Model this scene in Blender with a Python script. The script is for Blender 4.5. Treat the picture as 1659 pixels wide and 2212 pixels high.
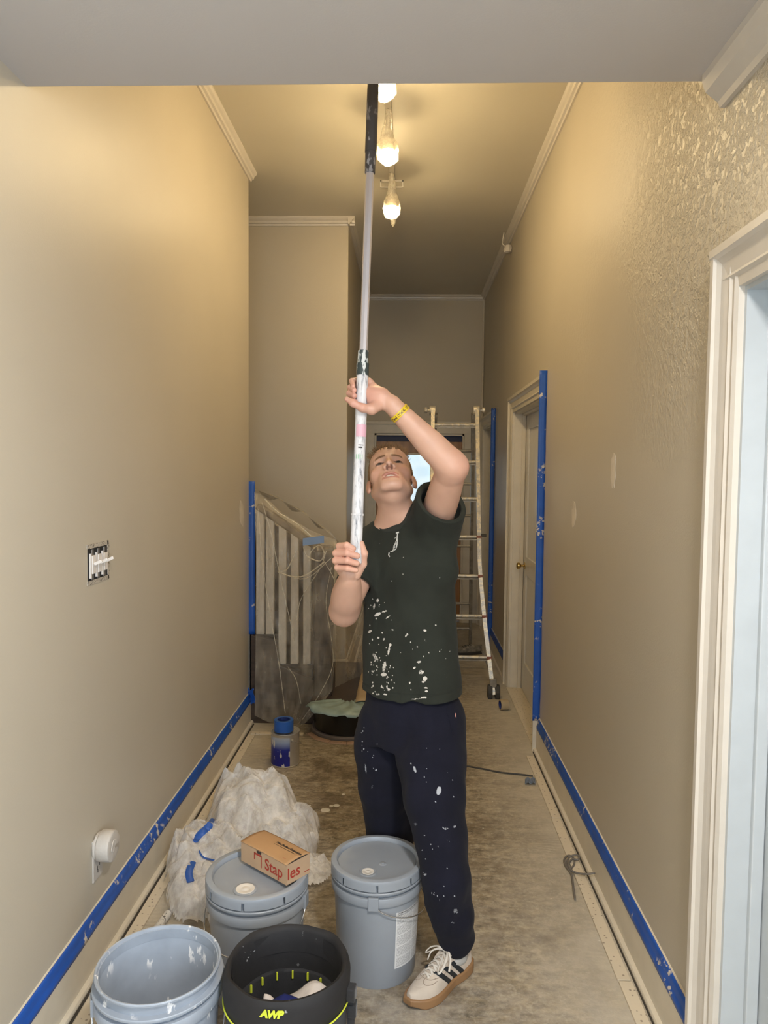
import bpy, bmesh, math, random
import numpy as np
from mathutils import Vector, Matrix
from mathutils.bvhtree import BVHTree

for o in list(bpy.data.objects): bpy.data.objects.remove(o, do_unlink=True)
sc = bpy.context.scene
COL = sc.collection
PI = math.pi

# ---------------------------------------------------------------- camera
W_, H_ = 1659, 2212
FPX = 1590.0
_T, _Y, _R = math.radians(3.22), math.radians(1.886), math.radians(0.55)
CAM = np.array([0.0, 0.0, 1.71])
_f = np.array([-math.sin(_Y)*math.cos(_T), math.cos(_Y)*math.cos(_T), -math.sin(_T)])
_r0 = np.array([math.cos(_Y), math.sin(_Y), 0.0]); _u0 = np.cross(_r0, _f)
_r = math.cos(_R)*_r0+math.sin(_R)*_u0; _u = -math.sin(_R)*_r0+math.cos(_R)*_u0
cd = bpy.data.cameras.new('camera'); co = bpy.data.objects.new('camera', cd); COL.objects.link(co)
cd.sensor_fit = 'VERTICAL'; cd.sensor_height = 36.0; cd.lens = FPX*36.0/H_; cd.clip_start = 0.05
co.matrix_world = Matrix(((_r[0], _u[0], -_f[0], CAM[0]), (_r[1], _u[1], -_f[1], CAM[1]), (_r[2], _u[2], -_f[2], CAM[2]), (0, 0, 0, 1)))
sc.camera = co
def ray(x, y): return _f+_r*(x-W_/2)/FPX-_u*(y-H_/2)/FPX
def px(x, y, Y):            # real point seen at pixel x,y at hall depth Y (metres from the camera)
    d = ray(x, y); return CAM+d*(Y/d[1])
def pz(x, y, Z): d = ray(x, y); return CAM+d*((Z-CAM[2])/d[2])
def pX(x, y, X): d = ray(x, y); return CAM+d*(X/d[0])

# ---------------------------------------------------------------- world, exposure, large lights
w = bpy.data.worlds.new('world'); sc.world = w; w.use_nodes = True
w.node_tree.nodes['Background'].inputs[0].default_value = (0.75, 0.85, 1.0, 1)
w.node_tree.nodes['Background'].inputs[1].default_value = 0.6
sc.view_settings.view_transform = 'Standard'; sc.view_settings.look = 'None'
sc.view_settings.exposure = 0.0; sc.view_settings.gamma = 1.0
sc.view_settings.use_curve_mapping = False
XL, XR, ZC, ZN, YH = -1.064, 0.82, 3.65, 2.757, 2.06    # hall walls, hall ceiling, near ceiling, header edge
YB, YREC, XREC, YEND = 8.27, 5.78, -0.485, 4.88
YBACK = -1.9
def area(name, loc, rot, sx, sy, power, col):
    l = bpy.data.lights.new(name, 'AREA'); l.shape = 'RECTANGLE'; l.size = sx; l.size_y = sy; l.energy = power; l.color = col
    o = bpy.data.objects.new(name, l); COL.objects.link(o); o.location = loc; o.rotation_euler = rot; return o
# daylight through the window in the wall behind the camera
area('window_daylight', (0.05, YBACK-0.03, 1.55), (math.radians(-90), 0, PI), 1.30, 1.60, 22, (0.72, 0.84, 1.0))
# daylight through the side window behind the camera
area('side_window_daylight', (XR+.04, -.75, 1.55), (0, math.radians(90), 0), 1.5, 1.0, 85, (0.70, 0.83, 1.0))
# flush ceiling lamp of the near room, behind the frame's top edge
area('ceiling_lamp_light', (.42, .35, ZN-.07), (0, 0, 0), .18, .18, 58, (1.0, .94, .87))

# ---------------------------------------------------------------- materials
MATS = {}
def newmat(name):
    m = bpy.data.materials.new(name); m.use_nodes = True; MATS[name] = m
    nt = m.node_tree; return m, nt, nt.nodes, nt.links, nt.nodes['Principled BSDF']
def _coords(N, L, scale=(1, 1, 1)):
    tc = N.new('ShaderNodeTexCoord'); mp = N.new('ShaderNodeMapping'); mp.inputs['Scale'].default_value = scale
    L.new(tc.outputs['Object'], mp.inputs['Vector']); return mp.outputs['Vector']
def _noise(N, L, vec, scale, detail=3, rough=.55):
    n = N.new('ShaderNodeTexNoise'); n.inputs['Scale'].default_value = scale; n.inputs['Detail'].default_value = detail
    n.inputs['Roughness'].default_value = rough; L.new(vec, n.inputs['Vector']); return n.outputs['Fac']
def _ramp(N, L, fac, stops):
    r = N.new('ShaderNodeValToRGB'); e = r.color_ramp.elements
    while len(e) < len(stops): e.new(0.5)
    for el, (p, c) in zip(e, stops):
        el.position = p; el.color = (c[0], c[1], c[2], 1) if not isinstance(c, (int, float)) else (c, c, c, 1)
    L.new(fac, r.inputs['Fac']); return r.outputs['Color']
def _mix(N, L, fac, a, b):
    m = N.new('ShaderNodeMix'); m.data_type = 'RGBA'
    if isinstance(fac, (int, float)): m.inputs[0].default_value = fac
    else: L.new(fac, m.inputs[0])
    for k, v in ((6, a), (7, b)):
        if isinstance(v, tuple): m.inputs[k].default_value = (v[0], v[1], v[2], 1)
        else: L.new(v, m.inputs[k])
    return m.outputs[2]
def _math(N, L, op, a, b=None, clamp=False):
    m = N.new('ShaderNodeMath'); m.operation = op; m.use_clamp = clamp
    for k, v in ((0, a), (1, b)):
        if v is None: continue
        if isinstance(v, (int, float)): m.inputs[k].default_value = v
        else: L.new(v, m.inputs[k])
    return m.outputs[0]
def _bump(N, L, P, h, strength, dist=0.01):
    b = N.new('ShaderNodeBump'); b.inputs['Strength'].default_value = strength; b.inputs['Distance'].default_value = dist
    L.new(h, b.inputs['Height']); L.new(b.outputs['Normal'], P.inputs['Normal'])
def simple(name, c, rough=.5, metal=0., var=.08, vscale=12, bump=0., bscale=60, bdist=.002, scale=(1, 1, 1), sheen=0, coat=0):
    m, nt, N, L, P = newmat(name)
    v = _coords(N, L, scale); n = _noise(N, L, v, vscale)
    a = tuple(max(0, x*(1-var)) for x in c); b = tuple(min(1, x*(1+var)) for x in c)
    L.new(_ramp(N, L, n, [(.3, a), (.7, b)]), P.inputs['Base Color'])
    P.inputs['Roughness'].default_value = rough; P.inputs['Metallic'].default_value = metal
    if sheen: P.inputs['Sheen Weight'].default_value = sheen
    if coat: P.inputs['Coat Weight'].default_value = coat
    if bump: _bump(N, L, P, _noise(N, L, v, bscale, 4), bump, bdist)
    return m
def splat(name, base, spots, rough, thr=.62, scale=40, reg=6, regthr=.5, stretch=(1, 1, 1), var=.12, vscale=10, metal=0, bump=0, bscale=200):
    """base colour with dried paint spatters"""
    m, nt, N, L, P = newmat(name)
    v = _coords(N, L); vs = _coords(N, L, stretch)
    a = tuple(x*(1-var) for x in base); b = tuple(min(1, x*(1+var)) for x in base)
    bc = _ramp(N, L, _noise(N, L, v, vscale), [(.3, a), (.7, b)])
    s = _ramp(N, L, _noise(N, L, vs, scale, 4, .6), [(thr, 0.), (thr+.03, 1.)])
    g = _ramp(N, L, _noise(N, L, v, reg, 2), [(regthr, 0.), (regthr+.08, 1.)])
    L.new(_mix(N, L, _math(N, L, 'MULTIPLY', s, g), bc, spots), P.inputs['Base Color'])
    P.inputs['Roughness'].default_value = rough; P.inputs['Metallic'].default_value = metal
    if bump: _bump(N, L, P, _noise(N, L, v, bscale, 3), bump, .001)
    return m

def wallmat(name, c, rough=.42, kd=0.0):
    """rolled wall paint with orange peel; kd: knock-down plaster relief high up on the wall"""
    m, nt, N, L, P = newmat(name)
    v = _coords(N, L); n = _noise(N, L, v, 1.2, 2)
    L.new(_ramp(N, L, n, [(.3, tuple(x*.97 for x in c)), (.7, tuple(min(1, x*1.03) for x in c))]), P.inputs['Base Color'])
    P.inputs['Roughness'].default_value = rough
    h = _noise(N, L, v, 160, 2)
    if kd:
        k = _ramp(N, L, _noise(N, L, v, 42, 4, .6), [(.42, 0.), (.62, 1.)])
        reg = _ramp(N, L, _noise(N, L, v, .9, 1), [(.40, 0.05), (.62, 1.)])
        s = N.new('ShaderNodeSeparateXYZ'); L.new(v, s.inputs[0])
        hi = N.new('ShaderNodeMapRange'); hi.inputs[1].default_value = 1.6; hi.inputs[2].default_value = 2.5; L.new(s.outputs[2], hi.inputs[0])
        nr = N.new('ShaderNodeMapRange'); nr.inputs[1].default_value = 4.2; nr.inputs[2].default_value = 2.4; L.new(s.outputs[1], nr.inputs[0])
        k = _math(N, L, 'MULTIPLY', k, _math(N, L, 'MULTIPLY', _math(N, L, 'MULTIPLY', reg, hi.outputs[0]), nr.outputs[0]))
        h = _math(N, L, 'ADD', _math(N, L, 'MULTIPLY', h, .10), _math(N, L, 'MULTIPLY', k, kd))
        _bump(N, L, P, h, .8, .007)
    else:
        _bump(N, L, P, h, .12, .002)
    return m
WALLC = (.52, .465, .37)
wallmat('wall_paint', WALLC)
wallmat('wall_paint_rough', WALLC, kd=1.0)
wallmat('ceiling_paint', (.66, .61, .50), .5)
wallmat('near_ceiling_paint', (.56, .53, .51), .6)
simple('trim_paint', (.66, .60, .49), .32, var=.04, bump=.1, bscale=30)
simple('white_trim', (.66, .61, .54), .3, var=.03, bump=.1, bscale=25)
simple('door_paint', (.66, .64, .60), .28, var=.03)
simple('jamb_daylit', (.50, .54, .57), .28, var=.03)  # tinted blue: cool daylight on the near doorway put into the colour
splat('blue_tape', (.012, .085, .40), (.62, .56, .47), .45, thr=.56, scale=38, reg=7, regthr=.55)
simple('pale_tape', (.20, .30, .50), .5)
simple('gap_black', (.045, .038, .03), .9)
simple('dark_wood', (.05, .032, .022), .4, var=.3, vscale=8, scale=(1, 1, 6))
simple('black_lacquer', (.006, .005, .005), .25)
simple('baluster_paint', (.60, .54, .44), .4)
simple('grey_wood', (.16, .13, .11), .5)

def floor_mat():
    m, nt, N, L, P = newmat('floor_concrete')
    v = _coords(N, L)
    n1 = _noise(N, L, v, 2.2, 5, .62); n2 = _noise(N, L, _coords(N, L, (1, 2.2, 1)), 9, 5, .65); n3 = _noise(N, L, v, 60, 4, .7)
    c1 = _ramp(N, L, n1, [(.28, (.115, .080, .045)), (.45, (.21, .165, .105)), (.58, (.30, .25, .175)), (.74, (.40, .34, .25))])
    c2 = _ramp(N, L, n2, [(.3, (.09, .062, .035)), (.5, (.24, .195, .13)), (.68, (.40, .34, .25))])
    c = _mix(N, L, .5, c1, c2)
    st = N.new('ShaderNodeMix'); st.data_type = 'RGBA'; st.blend_type = 'OVERLAY'; st.inputs[0].default_value = .75; L.new(c, st.inputs[6])
    L.new(_ramp(N, L, _noise(N, L, _coords(N, L, (1, 1.8, 1)), 17, 6, .72), [(.34, .12), (.66, .92)]), st.inputs[7]); c = st.outputs[2]
    c = _mix(N, L, _ramp(N, L, _noise(N, L, v, 26, 5, .75), [(.54, 0.), (.66, .8)]), c, (.46, .40, .30))
    c = _mix(N, L, _ramp(N, L, n3, [(.50, 0.), (.70, .6)]), c, (.48, .43, .34))
    c = _mix(N, L, _ramp(N, L, _noise(N, L, v, 3.3, 4, .7), [(.52, 0.), (.62, .55)]), c, (.085, .055, .03))
    s = N.new('ShaderNodeSeparateXYZ'); L.new(v, s.inputs[0])
    # pale overspray along both walls, breaking up towards the middle
    def edge(x0, x1):
        r = N.new('ShaderNodeMapRange'); r.inputs[1].default_value = x0; r.inputs[2].default_value = x1; L.new(s.outputs[0], r.inputs[0]); return r.outputs[0]
    e = _math(N, L, 'MAXIMUM', edge(.34, .74), edge(-.60, -.98))
    nn = _noise(N, L, v, 5, 4, .6)
    ov = _math(N, L, 'MULTIPLY', e, _math(N, L, 'ADD', nn, .35), True)
    c = _mix(N, L, _math(N, L, 'MULTIPLY', ov, .85, True), c, (.60, .55, .45))
    # paler mottling towards the near end, daylight put into the floor colour
    r = N.new('ShaderNodeMapRange'); r.inputs[1].default_value = 3.4; r.inputs[2].default_value = 1.6; L.new(s.outputs[1], r.inputs[0])
    near_light = _math(N, L, 'MULTIPLY', r.outputs[0], _ramp(N, L, _noise(N, L, v, 7, 6, .7), [(.35, 0.), (.65, .75)]))
    c = _mix(N, L, near_light, c, (.50, .46, .41))
    # trowel arcs left in the old adhesive
    wv = N.new('ShaderNodeTexWave'); wv.wave_type = 'RINGS'; wv.inputs['Scale'].default_value = 14; wv.inputs['Distortion'].default_value = 6
    wv.inputs['Detail'].default_value = 2; wv.inputs['Detail Scale'].default_value = .6; L.new(v, wv.inputs['Vector'])
    arcs = _math(N, L, 'MULTIPLY', wv.outputs['Fac'], _ramp(N, L, _noise(N, L, v, 2.6, 2), [(.50, 0.), (.62, .5)]))
    c = _mix(N, L, _math(N, L, 'MULTIPLY', arcs, .35), c, (.16, .13, .10))
    # paint drips
    vo = N.new('ShaderNodeTexVoronoi'); vo.inputs['Scale'].default_value = 16; L.new(v, vo.inputs['Vector'])
    dots = _ramp(N, L, vo.outputs['Distance'], [(.05, 1.), (.075, 0.)])
    dots = _math(N, L, 'MULTIPLY', dots, _ramp(N, L, _noise(N, L, v, 3, 2), [(.5, 0.), (.6, .9)]))
    c = _mix(N, L, dots, c, (.68, .64, .56))
    L.new(c, P.inputs['Base Color']); P.inputs['Roughness'].default_value = .62
    h = _math(N, L, 'ADD', n3, _math(N, L, 'MULTIPLY', arcs, .6))
    _bump(N, L, P, h, .35, .004)
    return m
floor_mat()
def tack_mat(name, c):
    m, nt, N, L, P = newmat(name)
    v = _coords(N, L)
    vo = N.new('ShaderNodeTexVoronoi'); vo.inputs['Scale'].default_value = 42; vo.inputs['Randomness'].default_value = .55; L.new(v, vo.inputs['Vector'])
    d = _ramp(N, L, vo.outputs['Distance'], [(.13, 1.), (.2, 0.)])
    base = _ramp(N, L, _noise(N, L, v, 4), [(.3, tuple(x*.92 for x in c)), (.7, c)])
    L.new(_mix(N, L, _math(N, L, 'MULTIPLY', d, .75), base, (.20, .15, .11)), P.inputs['Base Color']); P.inputs['Roughness'].default_value = .5
tack_mat('tack_wood', (.68, .60, .47)); tack_mat('tack_raw', (.55, .36, .24))

# ---------------------------------------------------------------- mesh helpers
class MB:
    def __init__(s): s.v = []; s.f = []; s.m = []
    def add(s, vs, fs, mi=0):
        o = len(s.v); s.v += [tuple(float(c) for c in p) for p in vs]; s.f += [tuple(i+o for i in f) for f in fs]; s.m += [mi]*len(fs); return s
    def box(s, x0, x1, y0, y1, z0, z1, mi=0):
        vs = [(x, y, z) for x in (x0, x1) for y in (y0, y1) for z in (z0, z1)]
        return s.add(vs, [(0, 1, 3, 2), (4, 6, 7, 5), (0, 4, 5, 1), (2, 3, 7, 6), (0, 2, 6, 4), (1, 5, 7, 3)], mi)
    def obox(s, c, ax, ay, az, hx, hy, hz, mi=0):
        c, ax, ay, az = map(np.asarray, (c, ax, ay, az))
        vs = [c+ax*hx*i+ay*hy*j+az*hz*k for i in (-1, 1) for j in (-1, 1) for k in (-1, 1)]
        return s.add(vs, [(0, 1, 3, 2), (4, 6, 7, 5), (0, 4, 5, 1), (2, 3, 7, 6), (0, 2, 6, 4), (1, 5, 7, 3)], mi)
    def bar(s, a, b, wx, wy, up=(0, 0, 1), mi=0):
        a, b = np.asarray(a, float), np.asarray(b, float); d = b-a; ln = np.linalg.norm(d); d = d/ln
        x = np.cross(d, up); nx = np.linalg.norm(x)
        if nx < 1e-4: x = np.cross(d, (0, 1, 0)); nx = np.linalg.norm(x)
        x = x/nx; y = np.cross(x, d)
        return s.obox((a+b)/2, d, x, y, ln/2, wx/2, wy/2, mi)
    def tube(s, pts, r, n=10, caps=True, mi=0, flat=1.0, up=None, closed=False):
        pts = [np.asarray(p, float) for p in pts]; k = len(pts)
        rs = r if hasattr(r, '__len__') else [r]*k
        vs = []; prev = None
        for i, p in enumerate(pts):
            if closed: t = pts[(i+1) % k]-pts[i-1]
            else: t = pts[min(i+1, k-1)]-pts[max(i-1, 0)]
            t = t/(np.linalg.norm(t)+1e-12)
            if up is not None: x = np.cross(t, up)
            elif prev is None:
                x = np.cross(t, (0, 0, 1)); 
                if np.linalg.norm(x) < .1: x = np.cross(t, (0, 1, 0))
            else: x = prev-t*(prev@t)
            x = x/(np.linalg.norm(x)+1e-12); prev = x; y = np.cross(t, x)
            for j in range(n):
                a = 2*PI*j/n; vs.append(p+(x*math.cos(a)+y*math.sin(a)*flat)*rs[i])
        fs = []
        for i in range(k if closed else k-1):
            for j in range(n):
                a, b = i*n+j, i*n+(j+1) % n; c, d = ((i+1) % k)*n+(j+1) % n, ((i+1) % k)*n+j
                fs.append((a, b, c, d))
        if caps and not closed: fs.append(tuple(range(n-1, -1, -1))); fs.append(tuple((k-1)*n+j for j in range(n)))
        return s.add(vs, fs, mi)
    def lathe(s, prof, n=48, M=None, mi=0, closed=False, caps=True):
        """prof: list of (r,z); axis z through origin, then matrix M"""
        vs = []; k = len(prof)
        for (r, z) in prof:
            for j in range(n): a = 2*PI*j/n; vs.append(np.array((r*math.cos(a), r*math.sin(a), z)))
        fs = []
        for i in range(k if closed else k-1):
            for j in range(n):
                a, b = i*n+j, i*n+(j+1) % n; i2 = (i+1) % k; fs.append((a, b, i2*n+(j+1) % n, i2*n+j))
        if not closed and caps:
            if prof[0][0] > 1e-6: fs.append(tuple(range(n-1, -1, -1)))
            if prof[-1][0] > 1e-6: fs.append(tuple((k-1)*n+j for j in range(n)))
        if M is not None: vs = [tuple(M @ Vector(tuple(p))) for p in vs]
        return s.add(vs, fs, mi)
    def prism(s, poly, a, b, axis, mi=0):
        """poly: 2D points; extruded along axis from a to b (axis x: poly=(y,z), y: (x,z), z: (x,y))"""
        n = len(poly)
        def mk(p, t): return {'x': (t, p[0], p[1]), 'y': (p[0], t, p[1]), 'z': (p[0], p[1], t)}[axis]
        vs = [mk(p, a) for p in poly]+[mk(p, b) for p in poly]
        fs = [(i, (i+1) % n, n+(i+1) % n, n+i) for i in range(n)]+[tuple(range(n-1, -1, -1)), tuple(range(n, 2*n))]
        return s.add(vs, fs, mi)
    def grid(s, fn, nu, nv, thick=0., mi=0):
        P = [[np.asarray(fn(i/nu, j/nv), float) for j in range(nv+1)] for i in range(nu+1)]
        vs = [P[i][j] for i in range(nu+1) for j in range(nv+1)]
        fs = [(i*(nv+1)+j, (i+1)*(nv+1)+j, (i+1)*(nv+1)+j+1, i*(nv+1)+j+1) for i in range(nu) for j in range(nv)]
        return s.add(vs, fs, mi)
    def build(s, name, mats, parent=None, smooth=None, recalc=True, bevel=0, solid=0):
        me = bpy.data.meshes.new(name); me.from_pydata(s.v, [], s.f)
        if not isinstance(mats, (list, tuple)): mats = [mats]
        for m in mats: me.materials.append(MATS[m])
        if len(mats) > 1: me.polygons.foreach_set('material_index', s.m)
        if recalc:
            bm = bmesh.new(); bm.from_mesh(me); bmesh.ops.recalc_face_normals(bm, faces=bm.faces); bm.to_mesh(me); bm.free()
        if smooth is not None:
            me.shade_smooth(); me.set_sharp_from_angle(angle=math.radians(smooth))
        return mkobj(name, me, parent, bevel, solid)
def mkobj(name, me, parent=None, bevel=0, solid=0):
    o = bpy.data.objects.new(name, me); COL.objects.link(o)
    if parent is not None:
        o.parent = parent; o.matrix_parent_inverse = Matrix.Translation(-Vector(parent.get('_base', (0, 0, 0))))
    if bevel:
        b = o.modifiers.new('bevel', 'BEVEL'); b.width = bevel; b.segments = 2; b.limit_method = 'ANGLE'; b.angle_limit = .6
    if solid:
        b = o.modifiers.new('thickness', 'SOLIDIFY'); b.thickness = solid; b.offset = 0
    return o
def tag(o, label, cat, group=None):
    o['label'] = label; o['category'] = cat
    if group: o['group'] = group
    return o
def struct(o, label=None):
    o['kind'] = 'structure'
    if label: o['label'] = label
    return o
BASES = {}
def thing(name, label, cat, base, group=None):
    o = bpy.data.objects.new(name, None); COL.objects.link(o); o.empty_display_size = .05
    o.location = tuple(base); o['_base'] = [float(c) for c in base]
    return tag(o, label, cat, group)
def hash3(ix, iy, iz):
    n = (ix.astype(np.int64)*374761393+iy.astype(np.int64)*668265263+iz.astype(np.int64)*2147483647+12345) & 0xffffffff
    n = ((n ^ (n >> 13))*1274126177) & 0xffffffff
    return ((n ^ (n >> 16)) & 0xffff)/65535.0
def vnoise(P):
    i = np.floor(P).astype(np.int64); f = P-i; f = f*f*(3-2*f); r = 0
    for dx in (0, 1):
        for dy in (0, 1):
            for dz in (0, 1):
                wgt = (f[..., 0] if dx else 1-f[..., 0])*(f[..., 1] if dy else 1-f[..., 1])*(f[..., 2] if dz else 1-f[..., 2])
                r = r+wgt*hash3(i[..., 0]+dx, i[..., 1]+dy, i[..., 2]+dz)
    return r-.5
def fbm(P, o=3):
    a, r = 1., 0
    for k in range(o): r = r+a*vnoise(P*(2**k)+17.3*k); a *= .5
    return r
def text_mesh(body, size, shear=0, bold=0.0, space=1.0):
    """returns list of 2D verts and faces of flat lettering"""
    c = bpy.data.curves.new('txt', 'FONT'); c.body = body; c.size = size; c.shear = shear; c.offset = bold; c.resolution_u = 3; c.space_character = space
    o = bpy.data.objects.new('txt', c); COL.objects.link(o)
    dg = bpy.context.evaluated_depsgraph_get(); me = bpy.data.meshes.new_from_object(o.evaluated_get(dg))
    bpy.data.objects.remove(o); bpy.data.curves.remove(c)
    vs = [(v.co.x, v.co.y) for v in me.vertices]; fs = [tuple(p.vertices) for p in me.polygons]
    bpy.data.meshes.remove(me); return vs, fs
# ================================================================ STRUCTURE
struct(MB().box(-2.7, 1.1, YBACK-.15, YB+.3, -.12, 0).build('floor', 'floor_concrete'))
struct(MB().box(-2.7, 1.1, YH+.001, YB+.2, ZC, ZC+.12).build('ceiling', 'ceiling_paint'))
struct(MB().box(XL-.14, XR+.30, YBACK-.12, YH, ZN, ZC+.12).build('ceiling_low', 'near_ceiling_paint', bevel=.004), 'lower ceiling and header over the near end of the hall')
struct(MB().box(XL-.14, XL, YBACK-.12, YEND, 0, ZC).build('wall_left', 'wall_paint', bevel=.006))
mb = MB()
D1, D2, D3, ZD = (.92, 1.86), (4.575, 5.785), (7.175, 8.09), 2.17
ys = [YBACK-.12, -1.25, -.25, D1[0], D1[1], D2[0], D2[1], D3[0], D3[1], YB+.1]
mb.box(XR, XR+.14, -1.25, -.25, 0, .80); mb.box(XR, XR+.14, -1.25, -.25, 2.30, ZC)
for i in range(0, 10, 2): mb.box(XR, XR+.14, ys[i], ys[i+1], 0, ZC)
for d in (D1, D2, D3): mb.box(XR, XR+.14, d[0], d[1], ZD, ZC)
wall_right = struct(mb.build('wall_right', 'wall_paint_rough'))
mb = MB(); XD = (-.385, .615)
mb.box(XREC-.3, XD[0], YB, YB+.12, 0, ZC); mb.box(XD[1], XR+.14, YB, YB+.12, 0, ZC); mb.box(XD[0], XD[1], YB, YB+.12, 2.125, ZC)
struct(mb.build('wall_back', 'wall_paint'))
struct(MB().box(-2.7, XREC, YREC, YB+.12, 0, ZC).build('wall_stair', 'wall_paint_rough', bevel=.008), 'thick wall block beside the stairs, jutting into the hall')
struct(MB().box(-2.7, -2.58, YEND-.3, YREC, 0, ZC).build('wall_stair_end', 'wall_paint'))
struct(MB().box(-2.6, XL-.139, YEND-.14, YEND, 0, ZC).build('wall_stair_front', 'wall_paint'))
# wall behind the camera, with its window
mb = MB(); wx0, wx1, wz0, wz1 = -.62, .72, .72, 2.38
mb.box(XL-.14, wx0, YBACK-.12, YBACK, 0, ZN); mb.box(wx1, XR+.14, YBACK-.12, YBACK, 0, ZN)
mb.box(wx0, wx1, YBACK-.12, YBACK, 0, wz0); mb.box(wx0, wx1, YBACK-.12, YBACK, wz1, ZN)
struct(mb.build('wall_rear', 'wall_paint'))

def profile_run(name, prof, axis, a, b, mat, bevel=0):
    return MB().prism(prof, a, b, axis).build(name, mat, bevel=bevel)
# ---- baseboards: board, cap bead, shoe moulding
def base_profile(xw, s):          # s=+1 board sticks out to +x
    p = [(0, 0), (.038, 0), (.0375, .008), (.034, .015), (.027, .019), (.021, .020), (.021, .158), (.019, .166), (.015, .172), (.013, .178), (.013, .192), (.010, .199), (.007, .203), (0, .205)]
    return [(xw+s*x, z) for x, z in p]
struct(MB().prism(base_profile(XL, 1), YBACK, YEND-.02, 'y').build('baseboard_left', 'trim_paint'))
mb = MB()
for a, b in ((YBACK, D1[0]-.115), (1.978, 4.46), (5.90, 7.06)): mb.prism(base_profile(XR, -1), a, b, 'y')
struct(mb.build('baseboard_right', 'trim_paint'))
mb = MB(); mb.prism([(YREC-(y-0), z) for y, z in [(q[0], q[1]) for q in base_profile(0, 1)]], -.62, XREC+.02, 'x')
mb.prism(base_profile(XREC, 1), YREC-.02, YB, 'y'); struct(mb.build('baseboard_stair', 'trim_paint'))
# dark gap under the shoe mouldings and painted tack strips
tr = 0
def trim(o, label=None):
    global tr; tr += 1; o.name = 'trim_%d' % tr; return struct(o, label)
trim(MB().box(XL+.037, XL+.047, YBACK, YEND-.05, 0, .0025).build('t', 'gap_black'), 'dark gap along the left shoe moulding')
trim(MB().box(XR-.0435, XR-.037, 1.98, 4.44, 0, .0025).build('t', 'gap_black'), 'dark gap along the right shoe moulding')
random.seed(3)
def strips(x0, x1, y0, y1, lab):
    root = thing('tack_strip', lab, 'tack strip', (x0, y0, 0)); y = y0
    while y < y1-.05:
        ln = min(random.uniform(1.0, 1.25), y1-y)
        j = random.uniform(-.003, .003)
        MB().box(x0+j, x1+j, y, y+ln-.006, 0, .0085).build('strip_piece', 'tack_wood', root, bevel=.0015); y += ln
strips(XL+.052, XL+.098, YBACK, 4.62, 'pale painted carpet tack strip nailed along the left baseboard')
strips(XR-.096, XR-.052, 1.2, 4.37, 'pale painted carpet tack strip nailed along the right baseboard')
root = thing('tack_strip', 'short tack strip on the floor across the front of the stairs', 'tack strip', (-.9, 4.66, 0))
MB().box(-1.0, -.66, 4.63, 4.67, 0, .008).build('strip_piece', 'tack_wood', root, bevel=.0015)
# ---- crown mouldings
def crown(xw, zt, s, d=.048): return [(xw, zt), (xw, zt-d*1.25), (xw+s*d*.22, zt-d*1.25), (xw+s*d*.30, zt-d*1.0), (xw+s*d*.55, zt-d*.92), (xw+s*d*.62, zt-d*.6), (xw+s*d*.85, zt-d*.42), (xw+s*d, zt-d*.22), (xw+s*d, zt)]
trim(profile_run('t', crown(XL, ZC, 1), 'y', YH+.005, YEND+.03, 'white_trim'), 'cream crown moulding on the left wall')
trim(profile_run('t', crown(XR, ZC, -1), 'y', YH+.005, YB, 'white_trim'), 'cream crown moulding on the right wall')
trim(profile_run('t', [(y, z) for y, z in crown(YREC, ZC, -1)], 'x', -2.5, XREC+.05, 'white_trim'), 'crown moulding on the wall above the stairs')
trim(profile_run('t', crown(XREC, ZC, 1), 'y', YREC-.05, YB, 'white_trim'), 'crown moulding on the side of the stair block')
trim(profile_run('t', [(y, z) for y, z in crown(YB, ZC, -1)], 'x', XREC, XR, 'white_trim'), 'crown moulding on the end wall')
trim(profile_run('t', [(XR, ZN), (XR, ZN-.085), (XR-.012, ZN-.085), (XR-.018, ZN-.07), (XR-.05, ZN-.045), (XR-.06, ZN-.02), (XR-.06, ZN)], 'y', YBACK, YH-.035, 'white_trim'), 'moulding under the low ceiling on the right wall')
trim(MB().tube([(XR-.012, YB-.012, 2.25), (XR-.012, YB-.012, ZC-.05)], .011, 8).build('t', 'trim_paint'), 'thin painted pipe in the far right corner')
trim(MB().box(XL-.13, XL+.003, YEND-.002, YEND+.018, 0, 1.62).build('t', 'white_trim', bevel=.004), 'narrow board capping the end of the left wall')

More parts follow.
